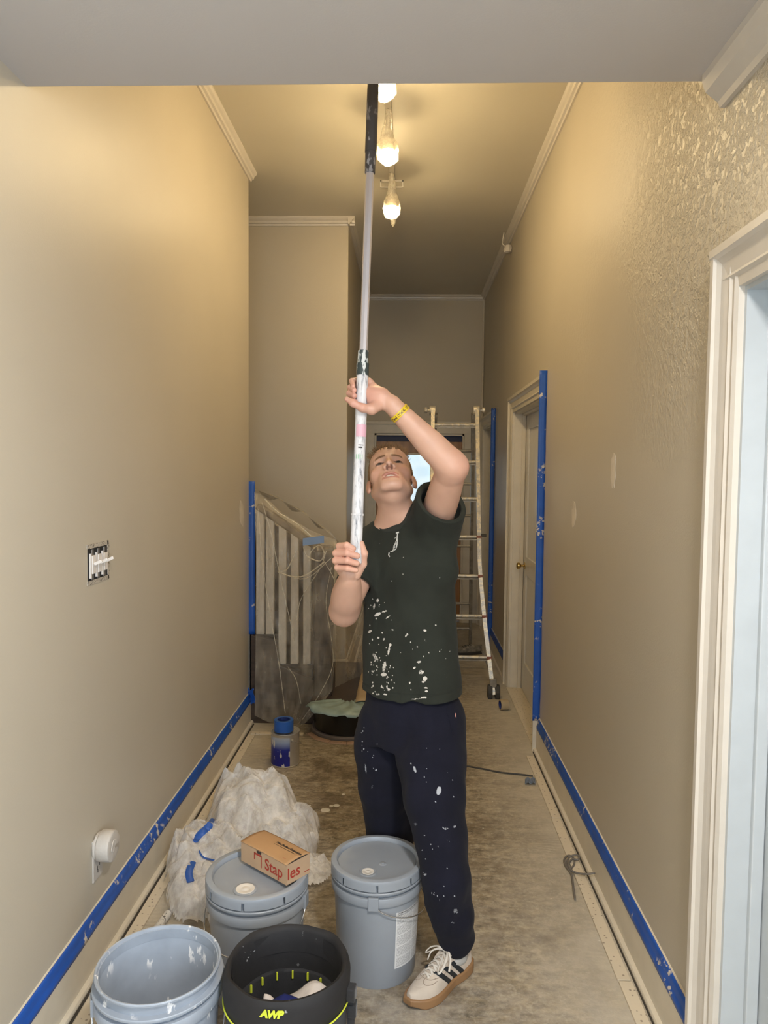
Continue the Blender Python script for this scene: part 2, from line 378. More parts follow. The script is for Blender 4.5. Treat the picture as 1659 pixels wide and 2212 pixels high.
# ---- door casings on the right wall
def casing(n, y0, y1, jamb='trim_paint', mat='trim_paint', lab='', depth=.14):
    """y0,y1 outer casing edges on the right wall"""
    wd = .115; zt = ZD+wd; x = XR
    root = bpy.data.objects.new('door_%d' % n, None); COL.objects.link(root); root['_base'] = [x, (y0+y1)/2, 0]; root.location = (x, (y0+y1)/2, 0); struct(root, lab)
    def leg(ya, s):      # ya outer edge, s direction inwards
        p = [(0, 0), (0, -.042), (.018*s, -.042), (.022*s, -.034), (.034*s, -.026), (.050*s, -.024), (.070*s, -.020), (.078*s, -.024), (.084*s, -.018), (.095*s, -.018), (.103*s, -.022), (wd*s, -.016), (wd*s, 0)]
        return [(x+b, ya+a) for a, b in p]
    MB().prism(leg(y0, 1), 0, zt-.02, 'z').build('casing_leg', mat, root)
    MB().prism(leg(y1, -1), 0, zt-.02, 'z').build('casing_leg', mat, root)
    hp = [(x, zt), (x-.046, zt), (x-.046, zt-.02), (x-.034, zt-.026), (x-.026, zt-.04), (x-.022, zt-.075), (x-.026, zt-.083), (x-.018, zt-.09), (x-.016, zt-wd), (x, zt-wd)]
    MB().prism(hp, y0, y1, 'y').build('casing_head', mat, root)
    a, b = y0+wd, y1-wd
    m = MB(); m.box(x-.001, x+depth+.002, b-.012, b+.012, 0, ZD-.012); m.box(x-.001, x+depth+.002, a-.012, a+.012, 0, ZD-.012); m.box(x-.001, x+depth+.002, a-.012, b+.012, ZD-.012, ZD+.012)
    m.build('jamb', jamb, root)
    m = MB(); m.box(x+.055, x+.085, b-.028, b-.011, 0, ZD-.011); m.box(x+.055, x+.085, a+.011, a+.028, 0, ZD-.011); m.box(x+.055, x+.085, a+.011, b-.011, ZD-.028, ZD-.011)
    m.build('door_stop', jamb, root, bevel=.003)
    a, b = a+.013, b-.013; ZD_ = ZD-.014
    d = MB(); xd0, xd1 = x+.087, x+.125
    d.box(xd0+.012, xd1, a, b, .01, ZD_)
    wdt = b-a; st = .12
    for (p0, p1, q0, q1) in ((a, a+st, .01, ZD_), (b-st, b, .01, ZD_), (a+st, b-st, .01, .24), (a+st, b-st, ZD_-.12, ZD_), (a+st, b-st, .92, 1.06), ((a+b)/2-.05, (a+b)/2+.05, .24, .92), ((a+b)/2-.05, (a+b)/2+.05, 1.06, ZD_-.12)):
        d.box(xd0, xd0+.014, p0, p1, q0, q1)
    d.build('door_panel', jamb if n == 1 else 'door_paint', root, bevel=.003)
    MB().box(x-.03, x+.09, a, b, 0, .007).build('threshold', 'tack_wood', root, bevel=.002)
    return root, a, b, xd0
simple('brass', (.62, .44, .16), .25, 1.0)
r1, a1, b1, xd = casing(1, .80, 1.975, jamb='jamb_daylit', mat='white_trim', lab='cream cased doorway in the right wall with pale panelled door')
r2, a2, b2, xd = casing(2, 4.46, 5.90, lab='cased doorway with a door and brass knob, right wall beside the ladder')
Mx = Matrix.Translation((xd, b2-.075, .985)) @ Matrix.Rotation(-PI/2, 4, 'Y')
MB().lathe([(0, 0), (.027, 0), (.027, .004), (.010, .008), (.009, .03), (.020, .036), (.027, .046), (.026, .056), (.017, .064), (0, .066)], 20, Mx).build('door_knob', 'brass', r2, smooth=40)
r3, a3, b3, xd = casing(3, 7.06, 8.205, lab='cased doorway in the right wall at the far end')

# ---- glazed door in the end wall
def wood_mat():
    m, nt, N, L, P = newmat('varnished_wood')
    v = _coords(N, L, (1, 1, .09)); wv = N.new('ShaderNodeTexWave'); wv.bands_direction = 'X'; wv.inputs['Scale'].default_value = 4; wv.inputs['Distortion'].default_value = 5; wv.inputs['Detail'].default_value = 3
    L.new(v, wv.inputs['Vector'])
    L.new(_ramp(N, L, wv.outputs['Fac'], [(.1, (.33, .155, .047)), (.9, (.40, .195, .062))]), P.inputs['Base Color']); P.inputs['Roughness'].default_value = .35
wood_mat()
def glow_glass():
    m, nt, N, L, P = newmat('daylight_glass')
    v = _coords(N, L); n = _noise(N, L, v, 7, 3)
    c = _ramp(N, L, n, [(.35, (.60, .80, .95)), (.65, (.78, .93, 1.0))])
    L.new(c, P.inputs['Base Color']); L.new(c, P.inputs['Emission Color']); P.inputs['Emission Strength'].default_value = .85; P.inputs['Roughness'].default_value = .2
glow_glass()
root = bpy.data.objects.new('door_4', None); COL.objects.link(root); root['_base'] = [.1, YB, 0]; root.location = (.1, YB, 0); struct(root, 'varnished wooden door with a bright glass pane in the end wall')
for (xa, xb) in ((XD[0]-.11, XD[0]), (XD[1], XD[1]+.11)):
    MB().box(xa, xb, YB-.022, YB, 0, 2.235).build('casing_leg', 'trim_paint', root, bevel=.004)
m = MB(); m.box(XD[0]-.11, XD[1]+.11, YB-.024, YB, 2.125, 2.235); m.box(XD[0]-.125, XD[1]+.125, YB-.045, YB, 2.225, 2.262); m.build('casing_head', 'trim_paint', root, bevel=.005)
m = MB(); m.box(XD[0], XD[0]+.02, YB, YB+.12, 0, 2.125); m.box(XD[1]-.02, XD[1], YB, YB+.12, 0, 2.125); m.box(XD[0], XD[1], YB, YB+.12, 2.105, 2.125); m.build('jamb', 'trim_paint', root)
simple('navy_tape', (.008, .02, .09), .5)
MB().box(XD[0]+.02, XD[1]-.02, YB+.045, YB+.056, 2.04, 2.105).build('tape_strip', 'navy_tape', root)
xa, xb = XD[0]+.02, XD[1]-.02; gx0, gx1, gz0, gz1 = -.25, .26, 1.06, 1.91
m = MB(); y0, y1 = YB+.055, YB+.10
m.box(xa, gx0, y0, y1, .01, 2.10); m.box(gx1, xb, y0, y1, .01, 2.10); m.box(gx0, gx1, y0, y1, gz1, 2.10); m.box(gx0, gx1, y0, y1, gz0-.14, gz0); m.box(gx0, gx1, y0, y1, .01, .25)
m.box(gx0, gx1, y0+.018, y1, .25, gz0-.14)
m.build('door_panel', 'varnished_wood', root, bevel=.004)
MB().box(gx0, gx1, y0+.02, y0+.028, gz0, gz1).build('pane', 'daylight_glass', root)
m = MB()
for (p, q, r_, s_) in ((gx0, gx0+.02, gz0, gz1), (gx1-.02, gx1, gz0, gz1), (gx0, gx1, gz1-.02, gz1), (gx0, gx1, gz0, gz0+.02)): m.box(p, q, y0-.006, y0+.02, r_, s_)
m.build('glazing_bead', 'trim_paint', root, bevel=.003)
# ---- window behind the camera (daylight source)
root = bpy.data.objects.new('window_1', None); COL.objects.link(root); root['_base'] = [0, YBACK, 1.5]; root.location = (0, YBACK, 1.5); struct(root)
m = MB()
for (p, q, r_, s_) in ((wx0-.1, wx0, wz0-.1, wz1+.1), (wx1, wx1+.1, wz0-.1, wz1+.1), (wx0, wx1, wz1, wz1+.1), (wx0, wx1, wz0-.1, wz0)): m.box(p, q, YBACK, YBACK+.025, r_, s_)
m.build('window_frame', 'white_trim', root, bevel=.004)
MB().box(wx0, wx1, YBACK-.10, YBACK-.09, wz0, wz1).build('pane', 'daylight_glass', root)

bulbmat0 = newmat('lamp_glass'); bulbmat0[4].inputs['Emission Color'].default_value = (1, .93, .85, 1); bulbmat0[4].inputs['Emission Strength'].default_value = 3.0
root = thing('ceiling_lamp', 'round flush ceiling lamp on the low ceiling', 'ceiling light', (.42, .35, ZN))
MB().lathe([(0, 0), (.20, 0), (.20, -.02), (.19, -.025), (0, -.025)], 32, Matrix.Translation((.42, .35, ZN))).build('lamp_base', 'white_trim', root, smooth=40)
MB().lathe([(.185, -.025), (.18, -.045), (.14, -.058), (0, -.064)], 32, Matrix.Translation((.42, .35, ZN)), caps=False).build('lamp_glass', 'lamp_glass', root, smooth=40)
root = bpy.data.objects.new('window_2', None); COL.objects.link(root); root['_base'] = [XR, -.75, 1.5]; root.location = (XR, -.75, 1.5); struct(root)
m = MB()
for (p, q, r_, s_) in ((-1.35, -1.25, .70, 2.40), (-.25, -.15, .70, 2.40), (-1.25, -.25, 2.30, 2.40), (-1.25, -.25, .70, .80)): m.box(XR-.022, XR, p, q, r_, s_)
m.build('window_frame', 'white_trim', root, bevel=.004)
MB().box(XR+.10, XR+.11, -1.25, -.25, .80, 2.30).build('pane', 'daylight_glass', root)
# ---- filler patches on the walls
simple('filler', (.66, .60, .52), .7)
def patch(x, y, Xw, hh, ww, wall, seed):
    random.seed(seed); c = pX(x, y, Xw); s = 1 if Xw < 0 else -1; n = 18
    pts = []
    for k in range(n):
        a = 2*PI*k/n; j = random.uniform(.75, 1.15); pts.append((c[1]+ww*math.cos(a)*j, c[2]+hh*math.sin(a)*j))
    pr = [(p[0], p[1]) for p in pts]
    o = MB().prism(pr, Xw, Xw+s*.0012, 'x').build('filler_patch', 'filler', wall)
wl = bpy.data.objects['wall_left']
patch(1325, 1017, XR, .075, .035, wall_right, 1); patch(1240, 1112, XR, .062, .045, wall_right, 2); patch(522, 1110, XL, .09, .06, wl, 4)

# ================================================================ MASKING TAPE
def tape(name_label, fn, nu, nv, mat='blue_tape', thick=.0008):
    o = MB().grid(fn, nu, nv).build('masking_tape', mat, None, smooth=50, solid=thick)
    return tag(o, name_label, 'tape')
rng = np.random.RandomState(5)
def base_tape(Xw, s, y0, y1, lab):
    N = int((y1-y0)/.02); jit = np.convolve(rng.rand(N+9)-.5, np.ones(5)/5, 'same')*.012
    prof = [(.0065, .2045), (.0115, .2005), (.0145, .193), (.0150, .179), (.0175, .171), (.0222, .163), (.0224, .150)]
    def fn(u, v):
        i = int(u*N); t = v*6; k = min(int(t), 5); a, b = prof[k], prof[k+1]; q = t-k
        x = a[0]+(b[0]-a[0])*q; z = a[1]+(b[1]-a[1])*q
        if v > .9: z += jit[i]*.5
        if v < .05: x += abs(jit[i])*.25
        return (Xw+s*x, y0+(y1-y0)*u, z+.0004)
    tape(lab, fn, N, 6)
base_tape(XL, 1, YBACK+.1, YEND-.05, 'blue masking tape along the top of the left baseboard')
base_tape(XR, -1, 1.99, 4.44, 'blue masking tape along the right baseboard, beside the grey cord')
base_tape(XR, -1, 5.91, 7.05, 'blue masking tape on the baseboard between the two far doorways')
def vert_tape(x0, x1, Y, z0, z1, lab, jx=.004):
    N = int((z1-z0)/.03); j0 = np.convolve(rng.rand(N+9)-.5, np.ones(3)/3, 'same')
    def fn(u, v):
        i = int(u*N); x = x0+(x1-x0)*v+(jx*j0[i] if v > .5 else 0)
        return (x, Y+.002*math.sin(u*9+v), z0+(z1-z0)*u)
    tape(lab, fn, N, 3)
vert_tape(XR-.046, XR+.0, 4.456, .19, ZD+.145, 'tall blue masking tape on the edge of the doorway with the brass knob')
vert_tape(XR-.044, XR+.002, 7.056, .02, ZD+.14, 'tall blue masking tape on the edge of the farthest right doorway')
vert_tape(XL-.035, XL+.042, YEND-.006, .60, 1.63, 'tall blue masking tape on the end of the left wall by the stairs')
def fn(u, v):
    return (XR-.0008, 1.976+v*(.010+.008*math.sin(u*5)**2), .21+u*2.09)
tape('thin blue masking tape line beside the near white door casing', fn, 60, 1)
def fn(u, v): return (XR-.0010, 5.902+v*(.010+.006*math.sin(u*5)**2), .21+u*1.6)
tape('thin blue masking tape line on the far side of the knobbed doorway', fn, 40, 1)
def fn(u, v):
    c = np.array((XL+.02, YEND-.03, .19)); return c+np.array((.0+.06*(v-.5)+.008*math.sin(6*u), -.035*v, .10*(u-.5)+.01*math.sin(9*v)))
tape('crumpled blue tape end at the foot of the left wall corner', fn, 8, 6)
def smooth_path(pts, n=8):
    pts = [np.asarray(p, float) for p in pts]; P = [2*pts[0]-pts[1]]+pts+[2*pts[-1]-pts[-2]]; out = []
    for i in range(1, len(P)-2):
        for t in np.linspace(0, 1, n, endpoint=False):
            a, b, c, d = P[i-1:i+3]; out.append(.5*((2*b)+(c-a)*t+(2*a-5*b+4*c-d)*t*t+(3*b-a-3*c+d)*t**3))
    out.append(pts[-1]); return out
# ================================================================ CEILING TRACK LIGHT
def plastic(name, fac_lo, fac_hi, c=(.85, .83, .78), scale=9, stretch=(1, 1, 1), rough=.18, bump=.5, trans=0.0):
    m, nt, N, L, P = newmat(name)
    v = _coords(N, L, stretch); n = _noise(N, L, v, scale, 5, .65)
    P.inputs['Base Color'].default_value = (*c, 1); P.inputs['Roughness'].default_value = rough
    P.inputs['Specular IOR Level'].default_value = .7
    if trans: P.inputs['Subsurface Weight'].default_value = 0
    tr_ = N.new('ShaderNodeBsdfTransparent'); mx = N.new('ShaderNodeMixShader')
    lw = N.new('ShaderNodeLayerWeight'); lw.inputs['Blend'].default_value = .35
    f = _math(N, L, 'ADD', _ramp(N, L, n, [(.35, fac_lo), (.68, fac_hi)]), _math(N, L, 'MULTIPLY', lw.outputs['Facing'], .35), True)
    L.new(f, mx.inputs['Fac']); L.new(tr_.outputs[0], mx.inputs[1]); L.new(P.outputs[0], mx.inputs[2])
    L.new(mx.outputs[0], N['Material Output'].inputs['Surface'])
    _bump(N, L, P, n, bump, .01)
    return m
plastic('bag_plastic', .12, .45, c=(.9, .84, .70), scale=25)
def bulbmat(name, col, s):
    m, nt, N, L, P = newmat(name); P.inputs['Base Color'].default_value = (1, 1, 1, 1)
    P.inputs['Emission Color'].default_value = (*col, 1); P.inputs['Emission Strength'].default_value = s
bulbmat('bulb_lit', (1.0, .75, .40), 1050); bulbmat('bulb_weak', (1.0, .75, .40), 620)
simple('track_metal', (.50, .47, .42), .4, .2)
t0 = px(838, 268, 3.98); XT = float(t0[0])
root = thing('track_light', 'ceiling track light with bulbs wrapped in plastic bags', 'ceiling light', (XT, 4.2, ZC))
MB().box(XT-.018, XT+.018, 2.95, 5.32, ZC-.03, ZC).build('track', 'track_metal', root, bevel=.003)
def lamp(Y, mat, seed, zb=3.36, canopy=False):
    random.seed(seed); zt = ZC-.03
    MB().tube([(XT, Y, zt+.002), (XT, Y, zb+.15)], .012, 10).build('stem', 'track_metal', root, smooth=40)
    sk = MB().lathe([(.016, 0), (.022, -.01), (.026, -.05), (.034, -.09), (.0355, -.105), (.031, -.095), (.022, -.05)], 20, Matrix.Translation((XT, Y, zb+.155))).build('socket_hood', 'track_metal', root, smooth=40)  # flared into a hood, shape added to keep bulb light off the ceiling
    MB().lathe([(0, 0), (.013, .002), (.024, .012), (.030, .03), (.028, .048), (.018, .07), (.013, .085), (.013, .1)], 20, Matrix.Translation((XT, Y, zb+.012))).build('bulb', mat, root, smooth=60)
    n = 26; P = [(.020, .26), (.024, .20), (.028, .15), (.034, .12), (.048, .08), (.056, .045), (.052, .012), (.038, -.012), (.016, -.022), (0, -.024)]
    m = MB().lathe(P, n, Matrix.Translation((XT, Y, zb)))
    vs = np.array(m.v); d = fbm(vs*38+seed*3.1, 3)*.020; c = np.array((XT, Y)); rad = vs[:, :2]-c; rl = np.linalg.norm(rad, axis=1)+1e-6
    vs[:, :2] += rad/rl[:, None]*d[:, None]; m.v = [tuple(p) for p in vs]
    m.build('bag', 'bag_plastic', root, smooth=60)
    if canopy:
        for s in (-1, 1):
            q = MB(); q.box(XT+s*.02, XT+s*.075, Y-.004, Y+.004, zt-.05, zt-.04); q.box(XT+s*.067, XT+s*.075, Y-.004, Y+.004, zt-.085, zt-.04); q.box(XT+s*.02, XT+s*.067, Y-.004, Y+.004, zt-.088, zt-.080)
            q.build('bracket', 'track_metal', root)
lamp(3.34, 'bulb_lit', 1); lamp(4.02, 'bulb_lit', 2); lamp(4.86, 'bulb_weak', 3, canopy=True)
n = MB().lathe([(.012, .16), (.016, .10), (.02, .05), (.014, .02), (0, 0)], 10, Matrix.Translation((XT, 5.28, 3.42))).build('bag_tail', 'bag_plastic', root)

# stub of cable and plaster on the right crown moulding
c = px(1098, 537, 1.0); c = pX(1098, 537, XR-.03)
root = thing('cable_stub', 'small white cable stub poking out at the right crown moulding', 'cable stub', tuple(c))
m = MB().lathe([(0, -.03), (.03, -.025), (.035, 0), (.03, .025), (0, .03)], 9, Matrix.Translation(tuple(c)))
vs = np.array(m.v); vs = vs+(fbm(vs*30)[:, None])*.02; m.v = [tuple(p) for p in vs]
m.build('lump', 'white_trim', root); MB().tube([c+np.array((-.01, 0, 0)), c+np.array((-.05, 0, .04)), c+np.array((-.04, -.02, .12))], .005, 6).build('wire_end', 'white_trim', root)

# ================================================================ WALL FITTINGS ON THE LEFT
simple('switch_white', (.72, .67, .62), .35, var=.03); simple('metal_dirty', (.26, .25, .24), .45, .6, var=.3, vscale=90); simple('wall_box', (.012, .012, .014), .7)
splat('chipped_edge', (.45, .40, .33), (.08, .07, .06), .8, thr=.55, scale=160, reg=30, regthr=.35)
c = pX(211, 1215, XL)
root = thing('light_switch', 'uncovered triple light switch with three white toggles in the left wall', 'light switch', tuple(c))
yc, zc = c[1], c[2]; hw, hh = .080, .058
MB().box(XL-.002, XL+.0015, yc-hw, yc+hw, zc-hh, zc+hh).build('wall_box', 'wall_box', root)
m = MB()
m.box(XL, XL+.003, yc-hw-.006, yc+hw+.006, zc+hh-.004, zc+hh+.010); m.box(XL, XL+.003, yc-hw-.006, yc+hw+.006, zc-hh-.010, zc-hh+.004); m.box(XL, XL+.003, yc+hw-.004, yc+hw+.012, zc-hh-.010, zc+hh+.010)
m.build('broken_edge', 'chipped_edge', root)
for k in (-1, 0, 1):
    y = yc+k*.048
    MB().box(XL+.001, XL+.004, y-.008, y+.008, zc-.052, zc+.050).build('strap', 'metal_dirty', root, bevel=.001)
    sw = MB().box(XL+.002, XL+.010, y-.014, y+.014, zc-.032, zc+.030).build('switch_body', 'switch_white', root, bevel=.002)
    m = MB().bar((XL+.009, y, zc), (XL+.034, y+.004, zc+.012), .009, .011); m.build('toggle', 'switch_white', root, bevel=.002)
    MB().box(XL+.002, XL+.008, y-.024, y-.017, zc-.045, zc+.038).build('side_tab', 'switch_white', root)
c = pX(208, 1826, XL); yc, zc = c[1], c[2]
simple('taped_paper', (.58, .54, .49), .6, bump=.5, bscale=60, bdist=.004)
root = thing('wall_outlet', 'painted-over outlet with a round taped drum plugged in, left wall', 'outlet', (XL, yc, zc))
MB().box(XL, XL+.006, yc-.038, yc+.036, zc-.115, zc+.03).build('cover_plate', 'taped_paper', root, bevel=.002)
m = MB()
for dy, dz in ((-.008, -.075), (.010, -.068), (-.004, -.088)): m.box(XL+.005, XL+.0068, yc+dy-.0018, yc+dy+.0018, zc+dz-.006, zc+dz+.006)
m.build('slots', 'wall_box', root)
Mx = Matrix.Translation((XL+.004, yc, zc)) @ Matrix.Rotation(PI/2, 4, 'Y')
m = MB().lathe([(0, 0), (.044, 0), (.046, .004), (.044, .010), (.050, .012), (.0525, .016), (.053, .050), (.0515, .056), (.047, .058), (.022, .0575), (.020, .060), (0, .060)], 28, Mx)
vs = np.array(m.v); vs += fbm(vs*55, 3)[:, None]*np.array((.002, .0035, .0035)); m.v = [tuple(p) for p in vs]
m.build('drum', 'taped_paper', root, smooth=45)

# ================================================================ STAIRCASE
YS0 = YEND+.02
root = thing('staircase', 'dark wooden stairs going up to the left with pale balusters', 'staircase', (-.6, 5.2, 0))
# bullnose first step
def bull(r, z0, z1, cx=-.38, cy=4.78):
    pts = [(cx+r*math.cos(a), cy+r*math.sin(a)) for a in np.linspace(-PI, 0, 25)]
    pts = [(-.62 if r < .245 else -.64, cy)]+pts if False else pts
    poly = pts+[(cx+r, YREC-.05), (cx-r, YREC-.05)]
    return MB().prism(poly, z0, z1, 'z')
bull(.225, .030, .172).build('riser', 'black_lacquer', root, smooth=30)
bull(.243, 0, .030).build('shoe_mould', 'grey_wood', root, smooth=30, bevel=.008)
bull(.250, .172, .198).build('tread', 'dark_wood', root, smooth=30, bevel=.008)
for k, (xa, xb, z0, z1) in enumerate(((-.90, -.605, 0, .395), (-1.17, -.87, 0, .595), (-1.44, -1.14, 0, .795), (-1.71, -1.41, 0, .995), (-1.98, -1.68, 0, 1.195))):
    y0 = YS0 if xa > XL-.02 else YEND+.06
    MB().box(xa, xb-.03, y0+.02, YREC-.04, z0, z1-.03).build('riser', 'dark_wood', root)
    MB().box(xa, xb, y0, YREC-.04, z1-.03, z1).build('tread', 'dark_wood', root, bevel=.006)
MB().prism([(-1.045, 0), (-.62, 0), (-.62, .30), (-.85, .395), (-.87, .56), (-1.045, .60)], YS0-.05, YS0, 'y').build('stringer', 'dark_wood', root, bevel=.004)
MB().prism([(-2.55, 0), (-.60, 0), (-.60, 1.02), (-1.2, 1.36), (-2.55, 2.2)], YREC-.035, YREC-.002, 'y').build('wainscot', 'dark_wood', root)
MB().prism([(-.62, .0), (-.50, 0), (-.50, 1.17), (-.62, 1.17)], YS0-.06, YS0+.06, 'y').build('newel_post', 'dark_wood', root, bevel=.006)
MB().box(-.635, -.485, YS0-.075, YS0+.075, 1.17, 1.20).build('newel_cap', 'dark_wood', root, bevel=.01)
p0, p1 = px(556, 1092, YS0), px(706, 1196, YS0)
MB().bar(p0, p1, .06, .05).build('handrail', 'dark_wood', root, bevel=.012)
for x in (563, 584, 611, 637, 664, 690):
    p = px(x, 1300, YS0); X = float(p[0]); t = (X-p0[0])/(p1[0]-p0[0]); zt = p0[2]+(p1[2]-p0[2])*t
    zb = .60 if X < -.86 else .40
    MB().box(X-.026, X+.026, YS0-.022, YS0+.022, zb, zt-.01).build('baluster', 'baluster_paint', root, bevel=.004)
# tack strip pieces around the bullnose
for k in range(6):
    a0, a1 = -PI+.42+k*.40, -PI+.42+k*.40+.385; m = MB(); r0, r1 = .252, .288
    poly = [(-.38+r1*math.cos(a), 4.78+r1*math.sin(a)) for a in (a0, a1)]+[(-.38+r0*math.cos(a), 4.78+r0*math.sin(a)) for a in (a1, a0)]
    m.prism(poly, 0, .008, 'z').build('tack_strip_piece', 'tack_raw', root)
# teal film and tan paper masking on the first tread
simple('teal_film', (.30, .40, .38), .35, var=.2, vscale=14, bump=.5, bscale=25, bdist=.006); simple('tan_paper', (.46, .35, .22), .7, bump=.2, bscale=20)
rs = np.random.RandomState(2); rag = rs.rand(40)
def fn(u, v):
    a = -PI+.25+u*2.75; rr = .05+v*.235; x, y = -.38+rr*math.cos(a), 4.78+rr*math.sin(a)
    z = .202 if v < .85 else .202-(v-.85)*(.08+.22*rag[int(u*14)])
    return (x, y-.0 if v < .85 else y-.004, z+.004*math.sin(u*31+v*5))
o = tag(MB().grid(fn, 60, 14).build('masking_film', 'teal_film', None, smooth=60, solid=.001), 'teal plastic film taped over the round first stair step', 'plastic film')
def fn(u, v): return (-.33+u*.30, 4.70+v*.85, .205+.012*math.sin(u*7+v*4)+.02*v)
tag(MB().grid(fn, 12, 14).build('masking_paper', 'tan_paper', None, smooth=60, solid=.001), 'tan masking paper lying over the first stair tread', 'paper')
# plastic dustsheet over the balustrade
plastic('sheet_plastic', .07, .40, c=(.66, .59, .48), scale=7, stretch=(1.6, 1, .8), rough=.22, bump=.9)
root = thing('plastic_sheet', 'clear plastic dustsheet draped over the stair balustrade', 'plastic sheet', (-.8, 4.8, .3))
def lerp(a, b, t): return a+(b-a)*t
def edge(pts, t):
    t = t*(len(pts)-1); i = min(int(t), len(pts)-2); q = t-i
    return (lerp(pts[i][0], pts[i+1][0], q), lerp(pts[i][1], pts[i+1][1], q))
_u_, _v_ = np.meshgrid(np.arange(71)/70, np.arange(91)/90, indexing='ij')
DW1 = fbm(np.stack([_u_*9+_v_*2.2, _v_*2.4, _u_*0+3.], -1), 3); DW2 = fbm(np.stack([_u_*26+_v_*5, _v_*6-_u_*3, _u_*0+7.], -1), 2)
top = [(549, 1062), (572, 1072), (600, 1100), (632, 1122), (668, 1144), (700, 1158), (727, 1166)]
bot = [(552, 1545), (572, 1556), (598, 1566), (625, 1572), (642, 1574), (662, 1560), (690, 1528)]
lef = [(549, 1062), (553, 1200), (552, 1400), (550, 1545)]; rig = [(727, 1166), (727, 1300), (725, 1420), (718, 1490), (690, 1528)]
def fn(u, v):
    a, b = edge(top, u), edge(bot, u); l, r_ = edge(lef, v), edge(rig, v)
    x = lerp(a[0], b[0], v)+lerp(l[0]-lerp(top[0][0], bot[0][0], v), r_[0]-lerp(top[-1][0], bot[-1][0], v), u)
    y = lerp(a[1], b[1], v)+lerp(l[1]-lerp(top[0][1], bot[0][1], v), r_[1]-lerp(top[-1][1], bot[-1][1], v), u)
    w1, w2 = float(DW1[round(u*70), round(v*90)]), float(DW2[round(u*70), round(v*90)])
    Yd = YS0-.13+.05*w1+.018*w2+.05*(v-.4)**2-.03*v
    if v < .08: Yd = lerp(YS0-.045, Yd, v/.08)
    return px(x, y, min(Yd, YS0-.052))
MB().grid(fn, 70, 90).build('front_drape', 'sheet_plastic', root, smooth=70)
def fn(u, v):
    a = px(lerp(549, 727, u), lerp(1056, 1166, u)+(-14*math.sin(u*PI)), lerp(YS0-.04, YS0+.10, v)); return a+np.array((0, .25*v, -.05*v*v-.02*math.sin(u*20)*v))
MB().grid(fn, 30, 6).build('top_fold', 'sheet_plastic', root, smooth=70)
def fn(u, v):
    q = np.array([[u*6, v*2.5, 11.]]); w1 = float(fbm(q, 3)[0])
    return px(lerp(724, lerp(742, 792, min(1, v*2)), u), lerp(1172, lerp(1508, 1490, u), v), 5.05+.35*u+.06*w1)
MB().grid(fn, 24, 40).build('side_drape', 'sheet_plastic', root, smooth=70)
# rope-like gathers of the sheet
for k, pts in enumerate(([(655, 1180), (662, 1200), (690, 1212), (700, 1195), (690, 1178), (672, 1192), (668, 1212)], [(640, 1190), (620, 1230), (600, 1235), (650, 1246), (700, 1215)], [(572, 1078), (600, 1106), (640, 1130), (672, 1158)], [(566, 1085), (585, 1150), (604, 1240), (622, 1320), (636, 1385)], [(558, 1100), (566, 1210), (584, 1330), (602, 1430), (616, 1540)], [(705, 1190), (690, 1230), (652, 1290), (640, 1340)], [(716, 1225), (704, 1300), (716, 1380), (718, 1440), (690, 1500), (652, 1556)], [(600, 1235), (660, 1250), (716, 1205)], [(622, 1440), (640, 1470), (650, 1520)], [(700, 1212), (724, 1260), (722, 1330)])):
    MB().tube(smooth_path([px(x, y, YS0-.165) for x, y in pts], 5), .0045 if k < 3 else .0026, 6).build('gather', 'bag_plastic', root, smooth=60)
def fn(u, v): p = px(lerp(654, 700, u), lerp(1163, 1179, v)-6*u, YS0-.175); return p
tag(MB().grid(fn, 6, 3).build('masking_tape', 'pale_tape', None, solid=.001), 'pale blue tape scrap holding the plastic sheet on the newel', 'tape')
root = None

